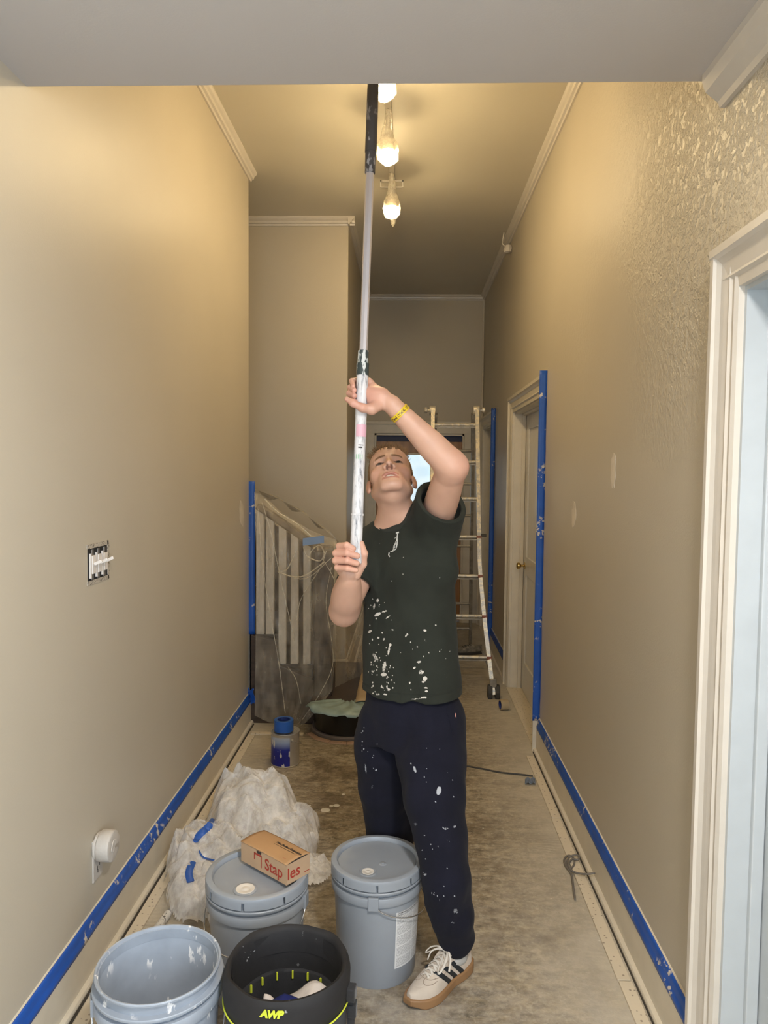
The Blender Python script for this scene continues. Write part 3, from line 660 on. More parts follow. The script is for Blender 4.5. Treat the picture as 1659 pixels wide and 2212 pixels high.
# ================================================================ BUCKETS
simple('bucket_grey', (.30, .325, .36), .35, var=.05, vscale=5); simple('bucket_dark', (.20, .215, .24), .4)
splat('bucket_used', (.33, .37, .43), (.78, .78, .78), .35, thr=.60, scale=30, reg=7, regthr=.47, stretch=(1, 1, .35))
simple('wire', (.62, .62, .62), .25, .9); simple('spout_white', (.66, .62, .56), .5, bump=.4, bscale=60)
def label_mat():
    m, nt, N, L, P = newmat('label_print')
    uv = N.new('ShaderNodeUVMap'); s = N.new('ShaderNodeSeparateXYZ'); L.new(uv.outputs[0], s.inputs[0]); U, V = s.outputs[0], s.outputs[1]
    rows = _math(N, L, 'GREATER_THAN', _math(N, L, 'FRACT', _math(N, L, 'MULTIPLY', V, 46.)), .45)
    n = N.new('ShaderNodeTexNoise'); n.inputs['Scale'].default_value = 1.; n.inputs['Detail'].default_value = 1
    mp = N.new('ShaderNodeMapping'); mp.inputs['Scale'].default_value = (60, 46, 1); L.new(uv.outputs[0], mp.inputs[0]); L.new(mp.outputs[0], n.inputs['Vector'])
    words = _math(N, L, 'GREATER_THAN', n.outputs['Fac'], .42)
    para = _math(N, L, 'GREATER_THAN', _math(N, L, 'FRACT', _math(N, L, 'MULTIPLY', V, 5.3)), .12)
    inner = _math(N, L, 'MULTIPLY', _math(N, L, 'GREATER_THAN', U, .04), _math(N, L, 'LESS_THAN', U, .96))
    gut = _math(N, L, 'GREATER_THAN', _math(N, L, 'ABSOLUTE', _math(N, L, 'SUBTRACT', U, .60)), .02)
    ink = _math(N, L, 'MULTIPLY', _math(N, L, 'MULTIPLY', rows, words), _math(N, L, 'MULTIPLY', para, _math(N, L, 'MULTIPLY', inner, gut)))
    bnd = _math(N, L, 'MULTIPLY', _math(N, L, 'MULTIPLY', _math(N, L, 'GREATER_THAN', V, .93), _math(N, L, 'LESS_THAN', V, .985)), inner)
    c = _mix(N, L, _math(N, L, 'MULTIPLY', ink, .55), (.72, .72, .72), (.12, .12, .13)); c = _mix(N, L, _math(N, L, 'MULTIPLY', bnd, _math(N, L, 'SUBTRACT', 1.25, words), True), c, (.02, .02, .02))
    L.new(c, P.inputs['Base Color']); P.inputs['Roughness'].default_value = .4
label_mat()
def Rz(c, s, a=0.): return Matrix.Translation(tuple(c)) @ Matrix.Rotation(a, 4, 'Z') @ Matrix.Scale(s, 4)
def handle(root, c, s, phi, sgn, z0, sag, R=.158):
    pts = []
    for t in np.linspace(0, PI, 33):
        rr = R+.012*math.sin(t); a = phi+sgn*t; pts.append((c[0]+s*rr*math.cos(a), c[1]+s*rr*math.sin(a), c[2]+s*(z0-sag*math.sin(t)**.6)))
    MB().tube(pts, .0022, 6).build('handle', 'wire', root, smooth=60)
    for a in (phi, phi+PI):
        e = np.array((math.cos(a), math.sin(a), 0)); MB().obox(np.asarray(c)+s*(e*.156+np.array((0, 0, z0))), e, (-e[1], e[0], 0), (0, 0, 1), .006*s, .017*s, .022*s).build('handle_ear', 'bucket_grey', root, bevel=.002)
def bucket(label, c, s, lidded, mat, phi, sgn=1, sag=.10):
    root = thing('paint_bucket', label, 'bucket', c)
    M = Rz(c, s); n = 72
    out = [(.132, 0), (.134, .004), (.1475, .285), (.1475, .290), (.1560, .291), (.1570, .294), (.1570, .316), (.1555, .319), (.1440, .320), (.1440, .331), (.1580, .332), (.1590, .334), (.1590, .338), (.1575, .340), (.1430, .341), (.1430, .366), (.1530, .367), (.1535, .371), (.1515, .374), (.1475, .373), (.1450, .366), (.1300, .012), (0, .010)]
    MB().lathe([(0, 0)]+out, n, M).build('body', mat, root, smooth=35)
    if lidded:
        lp = [(0, .366), (.1325, .366), (.1335, .364), (.1360, .364), (.1370, .374), (.1400, .3795), (.1545, .3795), (.1575, .378), (.1590, .374), (.1590, .368), (.1560, .367), (.1400, .363), (0, .362)]
        lid = MB().lathe(lp, n, M).build('lid', 'bucket_grey', root, smooth=35)
        for k in range(8):
            a0 = phi+.10+k*PI/4; m = MB(); NN = 12; vs = []
            for i in range(NN+1):
                a = a0+(PI/4-.055)*i/NN
                for (r_, z) in ((.1590, .369), (.1595, .346), (.1565, .346), (.1560, .369)): vs.append(M @ Vector((r_*math.cos(a), r_*math.sin(a), z)))
            fs = [(i*4+j, i*4+(j+1) % 4, (i+1)*4+(j+1) % 4, (i+1)*4+j) for i in range(NN) for j in range(4)]+[(0, 1, 2, 3), tuple(NN*4+j for j in (3, 2, 1, 0))]
            m.add(vs, fs).build('skirt_tab', 'bucket_grey', lid, smooth=35)
    handle(root, c, s, phi, sgn, .305, sag)
    return root, M
b2c = pz(815, 1852, .378); b2c = (float(b2c[0]), float(b2c[1]), 0)
rt2, M2 = bucket('lidded grey paint bucket with a white printed label, beside the white sneaker', b2c, 1.0, True, 'bucket_grey', math.radians(-92), 1, .075)
# spout cap and printed label
def disc(root, M, x, y, r, name, mat):
    dz = .0009 if name == 'spout_plug' else 0
    MB().lathe([(r, .3655), (r, .3675), (r*.92, .3695), (r*.6, .3692), (r*.55, .3686), (r*.3, .3686), (r*.25, .3694), (0, .3694)], 28, M @ Matrix.Translation((x, y, dz))).build(name, mat, root, smooth=40)
disc(rt2, M2, -.028, -.075, .030, 'spout_cap', 'bucket_grey'); disc(rt2, M2, -.028, -.075, .0215, 'spout_plug', 'spout_white')
MB().lathe([(0, .3665), (.014, .3665), (.012, .368), (.003, .3685), (.003, .371), (0, .371)], 16, M2 @ Matrix.Translation((.02, -.02, 0))).build('lid_dimple', 'bucket_grey', rt2, smooth=40)
def wrap_label(root, c, a0, a1, z0, z1):
    def rr(z): return .1343+(.1475-.1343)*(z-.004)/(.281)+.0008
    me = MB(); NU, NV = 24, 6
    def fn(u, v):
        a = a0+(a1-a0)*u; z = z0+(z1-z0)*v; r_ = rr(z); return (c[0]+r_*math.cos(a), c[1]+r_*math.sin(a), z)
    me.grid(fn, NU, NV); o = me.build('label', 'label_print', root, smooth=40)
    uvl = o.data.uv_layers.new(name='UVMap')
    for p in o.data.polygons:
        for li in p.loop_indices:
            vi = o.data.loops[li].vertex_index; uvl.data[li].uv = ((vi//(NV+1))/NU, (vi % (NV+1))/NV)
wrap_label(rt2, b2c, math.radians(-62), math.radians(-12), .065, .262)
b1c = pz(556, 1882, .395); b1c = (float(b1c[0]), float(b1c[1]), 0)
rt1, M1 = bucket('lidded grey paint bucket with a small cardboard box on its lid', b1c, 1.045, True, 'bucket_grey', math.radians(172), 1, .10)
disc(rt1, M1, -.020, -.082, .036, 'spout_cap', 'bucket_grey'); disc(rt1, M1, -.020, -.082, .0300, 'spout_plug', 'spout_white')
b3c = pz(353, 2078, .395); b3c = (float(b3c[0])-.012, float(b3c[1]), 0)
rt3, M3 = bucket('open empty grey bucket smeared with white paint', b3c, 1.06, False, 'bucket_used', math.radians(205), 1, .16)

# ---- black tool bucket organizer
simple('organizer_black', (.012, .012, .014), .75, var=.3, vscale=20, bump=.5, bscale=90, sheen=.2); simple('organizer_grey', (.055, .058, .062), .8, bump=.6, bscale=400, bdist=.001)
splat('organizer_liner', (.014, .013, .014), (.45, .45, .45), .75, thr=.66, scale=55, reg=9, regthr=.52, bump=.4, bscale=60)
simple('piping_yellow', (.62, .68, .05), .5); simple('rag_white', (.66, .60, .56), .9, bump=.6, bscale=120); simple('rag_blue', (.01, .02, .16), .6)
c = pz(620, 2082, .40); oc = (float(c[0]), float(c[1]), 0)
root = thing('tool_bucket', 'black fabric tool bucket organizer with yellow piping and lettering', 'tool bucket', oc)
Mo = Matrix.Translation(oc)
def wob(m, amp, seed, zlo=.0):
    vs = np.array(m.v); d = fbm(vs*11+seed, 3)*amp; c = np.array(oc[:2]); rad = vs[:, :2]-c; rl = np.linalg.norm(rad, axis=1)+1e-6
    k = np.clip((vs[:, 2]-zlo)/.1, 0, 1); vs[:, :2] += rad/rl[:, None]*(d*k)[:, None]; m.v = [tuple(p) for p in vs]; return m
m = MB().lathe([(0, 0), (.150, 0), (.155, .01), (.160, .30), (.160, .325), (.155, .33)], 72, Mo, caps=False); wob(m, .004, 1).build('outer_skirt', 'organizer_grey', root, smooth=50)
m = MB().lathe([(.157, .318), (.1635, .322), (.1655, .35), (.1655, .385), (.163, .402), (.157, .412), (.149, .410), (.144, .398), (.142, .37), (.140, .34)], 72, Mo, caps=False); wob(m, .010, 2, .3).build('top_band', 'organizer_liner', root, smooth=60)
m = MB().lathe([(.146, .395), (.141, .30), (.138, .22), (.136, .15), (0, .15)], 72, Mo, caps=False); wob(m, .010, 5, .1).build('liner', 'organizer_liner', root, smooth=60)
m = MB().lathe([(.141, .292), (.132, .290), (.130, .284), (.1285, .20), (.127, .155)], 72, Mo, caps=False); wob(m, .006, 9, .1).build('inner_pocket', 'organizer_black', root, smooth=60)
pts = [(oc[0]+.1665*math.cos(a), oc[1]+.1665*math.sin(a), .322) for a in np.linspace(0, 2*PI, 72, endpoint=False)]
MB().tube(pts, .0022, 6, closed=True).build('piping', 'piping_yellow', root, smooth=60)
for a in (52, 72, 92, 112, 132, 150):
    a = math.radians(a); e = np.array((math.cos(a), math.sin(a), 0)); MB().obox(np.array(oc)+e*.1265+np.array((0, 0, .281)), e, (-e[1], e[0], 0), (0, 0, 1), .0025, .0022, .011).build('pocket_tab', 'piping_yellow', root)
vs, fs = text_mesh('AWP', .025, shear=.25, bold=.0016, space=.95)
a0 = math.radians(-103); vs3 = [(oc[0]+.1685*math.cos(a0+x/.167), oc[1]+.1685*math.sin(a0+x/.167), .380+y) for x, y in vs]
MB().add(vs3, fs).build('lettering', 'piping_yellow', root, recalc=False, solid=.0015)
for (a, z) in ((-8, .345), (-3, .29)):
    a = math.radians(a); e = np.array((math.cos(a), math.sin(a), 0)); MB().obox(np.array(oc)+e*.176+np.array((0, 0, z)), e, (-e[1], e[0], 0), (0, 0, 1), .011, .016, .018).build('buckle', 'organizer_black', root, bevel=.004)
pts = [np.array(oc)+np.array((.173*math.cos(math.radians(-6)), .173*math.sin(math.radians(-6)), z)) for z in (.36, .30, .22, .12, .04)]
MB().tube(pts, .010, 8, flat=.3).build('strap', 'organizer_black', root, smooth=60)
def fn(u, v):
    x, y = (u-.5)*.19, (v-.5)*.16; z = .215+.030*math.sin(u*5+1)*math.cos(v*4)+.03*float(fbm(np.array([[u*4, v*4, 2.]]), 3)[0])-.10*max(0, (x*x+y*y)-.006)*10*.4
    return (oc[0]+.025+x, oc[1]-.035+y, z+.075)
tag(MB().grid(fn, 24, 24).build('rag', 'rag_white', None, smooth=60, solid=.004), 'crumpled white rag inside the black tool bucket', 'rag')
def fn(u, v): return (oc[0]-.055+u*.10, oc[1]-.075+v*.055+.02*u, .332+.012*math.sin(u*PI)-.02*v-.03*abs(u-.5))
tag(MB().grid(fn, 12, 6).build('packet', 'rag_blue', None, smooth=60, solid=.003), 'dark blue packet lying on the white rag in the tool bucket', 'packet')

# ---- cardboard box on the lid
simple('cardboard', (.42, .24, .11), .75, var=.07, vscale=5, bump=.1, bscale=200); simple('cardboard_side', (.46, .31, .19), .75, var=.05); simple('red_print', (.36, .035, .02), .6); simple('black_print', (.03, .022, .018), .6)
zl = .3795*1.045; zb0 = zl+.0005; bh = .068
A, B, Cc = pz(521, 1816, zb0+bh), pz(619, 1868, zb0+bh), pz(667, 1838, zb0+bh)
ex = (B-A); lx = float(np.linalg.norm(ex)); ex = ex/lx; ey = np.cross((0, 0, 1), ex); ly = .100
org = A.copy(); org[2] = zb0
root = thing('cardboard_box', 'small brown cardboard stationery box on the grey bucket lid', 'box', tuple(org+ex*lx/2+ey*ly/2))
def bx(a, b, c): return org+ex*a+ey*b+np.array((0, 0, c))
m = MB().add([bx(a, b, c) for a in (0, lx) for b in (0, ly) for c in (0, bh-.002)], [(0, 1, 3, 2), (4, 6, 7, 5), (0, 4, 5, 1), (2, 3, 7, 6), (0, 2, 6, 4)]); m.build('tray', 'cardboard_side', root)
def fn(u, v): return bx(-.001+u*(lx+.002), -.0015+v*(ly+.003), bh-.002+.0055*math.sin(PI*v)**.8*1.0+.002*math.sin(PI*u))
MB().grid(fn, 16, 14).build('lid_flap', 'cardboard', root, smooth=40, solid=.0012)
m = MB().add([bx(lx*.36, -.0016, bh-.003), bx(lx*.47, -.0016, bh-.003), bx(lx*.455, -.0016, bh-.012), bx(lx*.375, -.0016, bh-.012)], [(0, 1, 2, 3)]); m.build('tuck_tab', 'black_print', root, recalc=False)
MB().add([bx(lx+.0005, .004, bh-.0025), bx(lx+.0005, ly-.004, bh-.0025), bx(lx+.0005, ly*.75, bh+.002), bx(lx+.0005, ly*.5, bh+.0035), bx(lx+.0005, ly*.25, bh+.002)], [(0, 1, 2, 3, 4)]).build('lid_gap', 'black_print', root, recalc=False)
def text_on(fr, body, size, mat, name, bold=0, clip=None, shear=0):
    vs, fs = text_mesh(body, size, bold=bold, shear=shear); MB().add([fr(x, y) for x, y in vs], fs).build(name, mat, root, recalc=False)
ts = .052
text_on(lambda x, y: bx(lx*.535+x*.98, -.0008, .016+y), 'Stap', ts, 'red_print', 'print', bold=.0008)
text_on(lambda x, y: bx(lx+.0008, .002+x, .016+y), 'les', ts, 'red_print', 'print', bold=.0008)
m = MB()
for (x0, x1, z0, z1) in ((lx*.30, lx*.32, .030, .054), (lx*.30, lx*.47, .048, .054), (lx*.45, lx*.47, .012, .054)): m.add([bx(x0, -.0008, z0), bx(x1, -.0008, z0), bx(x1, -.0008, z1), bx(x0, -.0008, z1)], [(0, 1, 2, 3)])
m.build('print', 'red_print', root, recalc=False)
zt = bh+.0052
text_on(lambda x, y: bx(lx*.46+x, ly*.62+y, zt-.0002+.0012), 'Print Perfect Guarantee', .0125, 'black_print', 'print', bold=.0007)
m = MB().add([bx(lx*.46, ly*.53, zt+.001), bx(lx*.90, ly*.53, zt+.001), bx(lx*.90, ly*.545, zt+.001), bx(lx*.46, ly*.545, zt+.001)], [(0, 1, 2, 3)]); m.build('print', 'black_print', root, recalc=False)
text_on(lambda x, y: bx(lx*.72+x, ly*.17+y, bh+.0030), 'Staples', .014, 'red_print', 'print')
m = MB()
for (x0, x1, z0, z1) in ((lx*.66, lx*.664, .20, .30), (lx*.66, lx*.70, .28, .30), (lx*.696, lx*.70, .17, .30)): m.add([bx(x0, ly*z0, bh+.0035), bx(x1, ly*z0, bh+.0035), bx(x1, ly*z1, bh+.0042), bx(x0, ly*z1, bh+.0042)], [(0, 1, 2, 3)])
m.build('print', 'red_print', root, recalc=False)
MB().add([bx(lx+.0008, ly*.76, .012), bx(lx+.0008, ly*.98, .012), bx(lx+.0008, ly*.98, .0145), bx(lx+.0008, ly*.76, .0145)], [(0, 1, 2, 3)]).build('print', 'red_print', root, recalc=False)

# ---- heap of crumpled plastic sheeting
plastic('heap_plastic', .20, .62, c=(.93, .91, .89), scale=16, stretch=(1, 1, .6), rough=.10, bump=1.0); simple('tape_scrap', (.02, .10, .42), .45)
root = thing('plastic_heap', 'heap of crumpled clear plastic sheeting with blue tape scraps', 'plastic heap', (-.75, 3.0, 0))
def lnoise(P, s):          # piecewise-linear noise: gives creased, faceted plastic
    i = np.floor(P).astype(np.int64); f = P-i; r = 0
    for dx in (0, 1):
        for dy in (0, 1):
            r = r+(f[..., 0] if dx else 1-f[..., 0])*(f[..., 1] if dy else 1-f[..., 1])*hash3(i[..., 0]+dx, i[..., 1]+dy, np.full(i.shape[:-1], s))
    return r
def pile(domes, x0, x1, y0, y1, seed, amp, h=.008, cut=.012):
    """crumpled sheet thrown over a set of humps (x, y, rx, ry, height)"""
    nx, ny = int((x1-x0)/h), int((y1-y0)/h); X, Y = np.meshgrid(np.linspace(x0, x1, nx), np.linspace(y0, y1, ny), indexing='ij'); Z = np.zeros_like(X)
    q = np.stack([X, Y, X*0+seed], -1); wx = .05*fbm(q*5, 2); wy = .05*fbm(q*5+31, 2)
    for (cx, cy, rx, ry, hh) in domes:
        r2 = ((X+wx-cx)/rx)**2+((Y+wy-cy)/ry)**2; Z = np.maximum(Z, hh*np.sqrt(np.clip(1-r2, 0, 1))**.85)
    U = np.stack([X+wx, Y+wy], -1); a = math.radians(seed*37); R = np.array(((math.cos(a), -math.sin(a)), (math.sin(a), math.cos(a))))
    c = np.abs(lnoise((U@R)*np.array((8, 17)), seed)-.5)*2; d = np.abs(lnoise((U@R.T)*np.array((34, 15)), seed+5)-.5)*2; e = np.abs(lnoise(U*52, seed+9)-.5)
    k = np.clip(Z/.06, 0, 1); Z2 = Z+k*amp*(.075*(c-.35)+.034*(d-.4)+.008*e)
    sh = k*amp; X2 = X+sh*.06*(lnoise(U*np.array((9, 9)), seed+2)-.5); Y2 = Y+sh*.06*(lnoise(U*np.array((9, 9)), seed+3)-.5)
    V = np.stack([np.maximum(X2, XL+.05), Y2, np.maximum(Z2, .013)], -1); m = MB(); keep = Z > cut; idx = np.arange(nx*ny).reshape(nx, ny)
    qd = np.stack([idx[:-1, :-1], idx[1:, :-1], idx[1:, 1:], idx[:-1, 1:]], -1); ok = keep[:-1, :-1] & keep[1:, :-1] & keep[1:, 1:] & keep[:-1, 1:]
    qd = qd[ok]; used, inv = np.unique(qd, return_inverse=True); m.v = [tuple(t) for t in V.reshape(-1, 3)[used]]; m.f = [tuple(int(t) for t in row) for row in inv.reshape(-1, 4)]; m.m = [0]*len(m.f)
    m.build('sheet_fold', 'heap_plastic', root, smooth=60); return BVHTree.FromPolygons(m.v, m.f)
D1_ = [(-.70, 3.34, .22, .28, .30), (-.57, 3.22, .17, .22, .20), (-.84, 3.02, .17, .22, .20), (-.66, 2.95, .20, .22, .19), (-.79, 2.80, .13, .16, .12), (-.48, 3.02, .18, .16, .05), (-.62, 2.68, .11, .13, .08)]
HB = pile(D1_, -1.01, -.28, 2.48, 3.68, 3, 1.0); pile([(a, b, c*.9, d*.9, e*.78) for a, b, c, d, e in D1_], -1.01, -.28, 2.48, 3.68, 8, 1.0)
pile([(a+.01, b, c*.7, d*.7, e*.5) for a, b, c, d, e in D1_], -1.01, -.28, 2.48, 3.68, 12, .9, h=.012)
for pts, wd in (([(420, 1818), (432, 1802), (448, 1788), (462, 1772)], .014), ([(430, 1838), (440, 1852), (462, 1858)], .006), ([(412, 1905), (408, 1885), (416, 1862)], .013)):
    P = []
    for x, y in smooth_path([np.array((x, y, 0)) for x, y in pts], 4) and [(q[0], q[1]) for q in smooth_path([np.array((x, y, 0)) for x, y in pts], 4)]:
        d = ray(x, y); h = HB.ray_cast(Vector(CAM), Vector(d).normalized())
        if h[0] is not None: P.append(np.array(h[0])-d*.004)
    if len(P) < 2: continue
    MB().tube(P, wd*1.1, 8, flat=.3).build('tape_scrap', 'tape_scrap', root, smooth=50)
# threaded pole end behind the open bucket
simple('pole_steel', (.40, .39, .37), .35, .5, var=.3, vscale=60)
splat('pole_dirty', (.62, .60, .56), (.10, .09, .08), .5, thr=.58, scale=80, reg=20, regthr=.45)
a, b = pz(370, 1964, .016), pz(322, 2030, .016); a = np.array((a[0], a[1], .016)); b = np.array((b[0], b[1], .016)); dv = (b-a)/np.linalg.norm(b-a)
root = thing('roller_pole', 'dirty white pole with a threaded tip lying behind the open bucket', 'pole', tuple(a))
MB().tube([a+dv*.03, a+dv*.45], .015, 14).build('shaft', 'pole_dirty', root, smooth=40)
rr = []; pp = []
for k in range(25): pp.append(a+dv*(-.008+k*.0016)); rr.append(.0085+(.0016 if k % 4 < 2 else 0))
MB().tube(pp, rr, 12).build('thread', 'pole_steel', root, smooth=40)

# ---- paint can with tape roll
def can_mat():
    m, nt, N, L, P = newmat('can_label')
    v = _coords(N, L); s = N.new('ShaderNodeSeparateXYZ'); L.new(v, s.inputs[0])
    mr = N.new('ShaderNodeMapRange'); mr.inputs[1].default_value = .165; mr.inputs[2].default_value = .085; L.new(s.outputs[2], mr.inputs[0])
    c = _ramp(N, L, mr.outputs[0], [(0., (.42, .45, .50)), (.25, (.30, .36, .50)), (.75, (.01, .025, .26)), (1., (.008, .015, .22))])
    vs_ = _coords(N, L, (1, 1, .5)); sp = _ramp(N, L, _noise(N, L, vs_, 26, 3), [(.58, 0.), (.61, 1.)])
    c = _mix(N, L, sp, c, (.62, .58, .52)); L.new(c, P.inputs['Base Color']); P.inputs['Roughness'].default_value = .3
can_mat(); simple('can_metal', (.55, .52, .46), .3, .7); simple('can_drip', (.58, .53, .45), .45)
cc = pz(615, 1650, 0); cc = (float(cc[0]), float(cc[1])+.02, 0); Mc = Matrix.Translation(cc)
root = thing('paint_can', 'one gallon paint can with blue label and drips, under a tape roll', 'paint can', cc)
MB().lathe([(0, 0), (.083, 0), (.0845, .003), (.082, .006), (.082, .186), (.0845, .189), (.084, .193), (.078, .193), (.073, .188), (.066, .188), (.062, .184), (0, .184)], 44, Mc).build('body', 'can_metal', root, smooth=35)
a0, a1 = math.radians(-205), math.radians(-62)
def fn(u, v): a = a0+(a1-a0)*u; return (cc[0]+.0827*math.cos(a), cc[1]+.0827*math.sin(a), .008+v*.165)
MB().grid(fn, 30, 4).build('label', 'can_label', root, smooth=50)
e = np.array((math.cos(math.radians(-52)), math.sin(math.radians(-52)), 0))
MB().tube([np.array(cc)+e*.082+np.array((0, 0, .155)), np.array(cc)+e*.092+np.array((0, 0, .155))], [.010, .007], 12).build('handle_ear', 'can_metal', root, smooth=40)
MB().tube([np.array(cc)+(.094)*np.array((math.cos(a), math.sin(a), 0))+np.array((0, 0, .155-.05*math.sin((a+.9)*1.0))) for a in np.linspace(-.9, PI-.9, 20)], .0016, 6).build('handle', 'wire', root)
simple('tape_roll_blue', (.02, .11, .42), .45); simple('tape_side', (.10, .17, .36), .6); simple('tape_core', (.012, .03, .16), .7); simple('core_tan', (.42, .33, .21), .8)
def roll(lab, M, ro, ri, w, ms):
    root = thing('tape_roll', lab, 'tape roll', tuple(M.translation))
    MB().lathe([(ro-.001, 0), (ro, .001), (ro, w-.001), (ro-.001, w)], 40, M).v
    m = MB().lathe([(ri, 0), (ro-.0015, 0), (ro, .0015), (ro, w-.0015), (ro-.0015, w), (ri, w)], 40, M, closed=True); m.build('tape', ms[0], root, smooth=35)
    m = MB().lathe([(ri-.003, .0005), (ri+.0005, .0005), (ri+.0005, w-.0005), (ri-.003, w-.0005)], 40, M, closed=True); m.build('core', ms[1], root, smooth=35)
roll('blue masking tape roll standing on the paint can lid', Matrix.Translation((cc[0]-.008, cc[1]-.006, .1935)), .056, .038, .066, ('tape_roll_blue', 'tape_core'))
p = pz(1090, 1537, 0)
roll('tan tape roll lying on its rim by the knobbed doorway', Matrix.Translation((float(p[0])-.03, float(p[1])+.03, .038)) @ Matrix.Rotation(math.radians(12), 4, 'Z') @ Matrix.Rotation(PI/2, 4, 'Y'), .038, .031, .058, ('core_tan', 'tape_core'))

# ---- floor cords, scraps, drips
simple('cord_grey', (.16, .145, .13), .6); simple('cord_dark', (.05, .045, .04), .6)
def z2(x, y, z=.006): q = pz(x, y, z); return np.array((q[0], q[1], z))
tag(MB().tube(smooth_path([z2(1000, 1653), z2(1040, 1660), z2(1080, 1668), z2(1120, 1672), z2(1151, 1676)]), .0045, 8).build('floor_cord', 'cord_dark', None, smooth=60), 'thin dark cord lying across the floor from the right baseboard', 'cord')
pts = [z2(1242, 1944), z2(1238, 1915), z2(1234, 1890), z2(1222, 1872), z2(1219, 1858), z2(1229, 1850), z2(1240, 1858), z2(1239, 1872), z2(1230, 1878), z2(1224, 1868), z2(1230, 1854), z2(1243, 1847, .02), z2(1251, 1850, .022), z2(1248, 1857, .02), z2(1236, 1856, .016), z2(1228, 1868, .016), z2(1234, 1880, .016), z2(1248, 1886, .018), z2(1266, 1888, .03), z2(1285, 1886, .045)]
for q in pts: q[2] = max(q[2], .0105)
tag(MB().tube(smooth_path(pts), .0042, 8).build('knotted_cord', 'cord_grey', None, smooth=60), 'knotted grey cord on the floor against the right tack strip', 'cord')
simple('blue_scrap', (.16, .20, .27), .5)
def fn(u, v): q = z2(1134+u*22, 1683+v*12, .004); q[2] += .012*abs(math.sin(u*6+v*3)); return q
tag(MB().grid(fn, 8, 6).build('tape_scrap', 'blue_scrap', None, solid=.001), 'crumpled grey-blue tape scrap on the floor near the dark cord', 'tape scrap')
simple('drip_white', (.70, .67, .60), .5)
fl = bpy.data.objects['floor']
for (x, y, r) in ((703, 1750, .024), (727, 1740, .016), (716, 1741, .011), (742, 1716, .008), (668, 1740, .008)):
    q = pz(x, y, 0); MB().lathe([(r, 0), (r*.95, .0012), (r*.5, .002), (0, .002)], 18, Matrix.Translation((q[0], q[1], 0))).build('paint_drip', 'drip_white', fl, smooth=60)
# ================================================================ LADDER
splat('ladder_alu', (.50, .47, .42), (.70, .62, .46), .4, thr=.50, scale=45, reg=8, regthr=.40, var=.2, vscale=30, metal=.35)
simple('ladder_dark', (.30, .275, .235), .45, .3, var=.25, vscale=25); simple('rubber_dark', (.05, .047, .042), .7, var=.3); simple('red_mark', (.26, .09, .05), .5)  # second, darker aluminium tone for rear section, flanges and braces
YA = 6.12
tR, tL = px(1030, 888, YA), px(935, 888, YA); fR = pz(1066, 1508, 0); fR[2] = .03
xm = float(tR[0]+tL[0])/2
fL = np.array((2*xm-fR[0], fR[1], .03)); zt = float(tR[2])
rR = pz(1020, 1402, 0); rR[2] = .02; rL = np.array((2*xm-rR[0], rR[1], .02))
root = thing('folding_ladder', 'paint-splashed aluminium folding ladder standing by the right wall', 'ladder', (xm, 6.1, 0))
def seg(a, b, t): return a+(b-a)*t
# front section: straight upper rails, flared lower rails
def rail_pt(top, foot, t):
    base = seg(top, foot, t); x_straight = top[0]+(foot[0]-top[0])*.12*t
    k = max(0, (t-.55)/.45); base = base.copy(); base[0] = x_straight+(foot[0]-(top[0]+(foot[0]-top[0])*.12))*k**1.25; return base
for top, foot in ((tR, fR), (tL, fL)):
    m = MB(); P = [rail_pt(top, foot, t) for t in np.linspace(0, 1, 14)]
    for a, b in zip(P[:-1], P[1:]): m.bar(a, b+(b-a)*.02, .030, .062, up=(0, 1, .5))
    m.build('front_rail', 'ladder_alu', root)
def rung(a, b, n='rung', mat='ladder_alu'):
    m = MB(); m.tube([a, b], .0135, 10); m.build(n, mat, root, smooth=40)
    MB().bar((a+b)/2-(b-a)*.5+np.array((0, .0, -.020)), b+np.array((0, 0, -.020)), .026, .010).build('rung_flange', 'ladder_dark', root)
for y in (918, 998, 1078, 1160, 1245, 1331, 1421):
    # height at which the front rail passes this image row
    best = min(np.linspace(0, 1, 400), key=lambda t: abs((lambda q: H_/2-FPX*((q-CAM)@_u)/((q-CAM)@_f))(rail_pt(tR, fR, t))-y))
    a, b = rail_pt(tL, fL, best), rail_pt(tR, fR, best); rung(a, b)
    if y > 1100:
        for q in (a, b): MB().obox(q, (1, 0, 0), (0, 1, 0), (0, 0, 1), .019, .034, .013).build('rung_bracket', 'red_mark', root, bevel=.003)
# rear section: narrower, leaning back
for top, foot in ((tR, rR), (tL, rL)):
    s = 1 if top is tL else -1; tp = top+np.array((s*.028, .03, -.02)); ft = foot+np.array((s*.02, 0, 0))
    MB().bar(tp, ft, .026, .055, up=(0, 1, -.5)).build('rear_rail', 'ladder_dark', root)
for t in (.14, .27, .40, .53, .66, .79, .91):
    a, b = seg(tL+np.array((.028, .03, -.02)), rL+np.array((.02, 0, 0)), t), seg(tR+np.array((-.028, .03, -.02)), rR+np.array((-.02, 0, 0)), t)
    MB().tube([a, b], .0125, 8).build('rear_rung', 'ladder_dark', root, smooth=40)
MB().bar(rail_pt(tR, fR, .86)+np.array((-.04, .03, .0)), fR+np.array((-.012, .03, .14)), .014, .02).build('brace', 'ladder_dark', root)
MB().bar(rail_pt(tL, fL, .86)+np.array((.04, .03, .0)), fL+np.array((.012, .03, .14)), .014, .02).build('brace', 'ladder_dark', root)
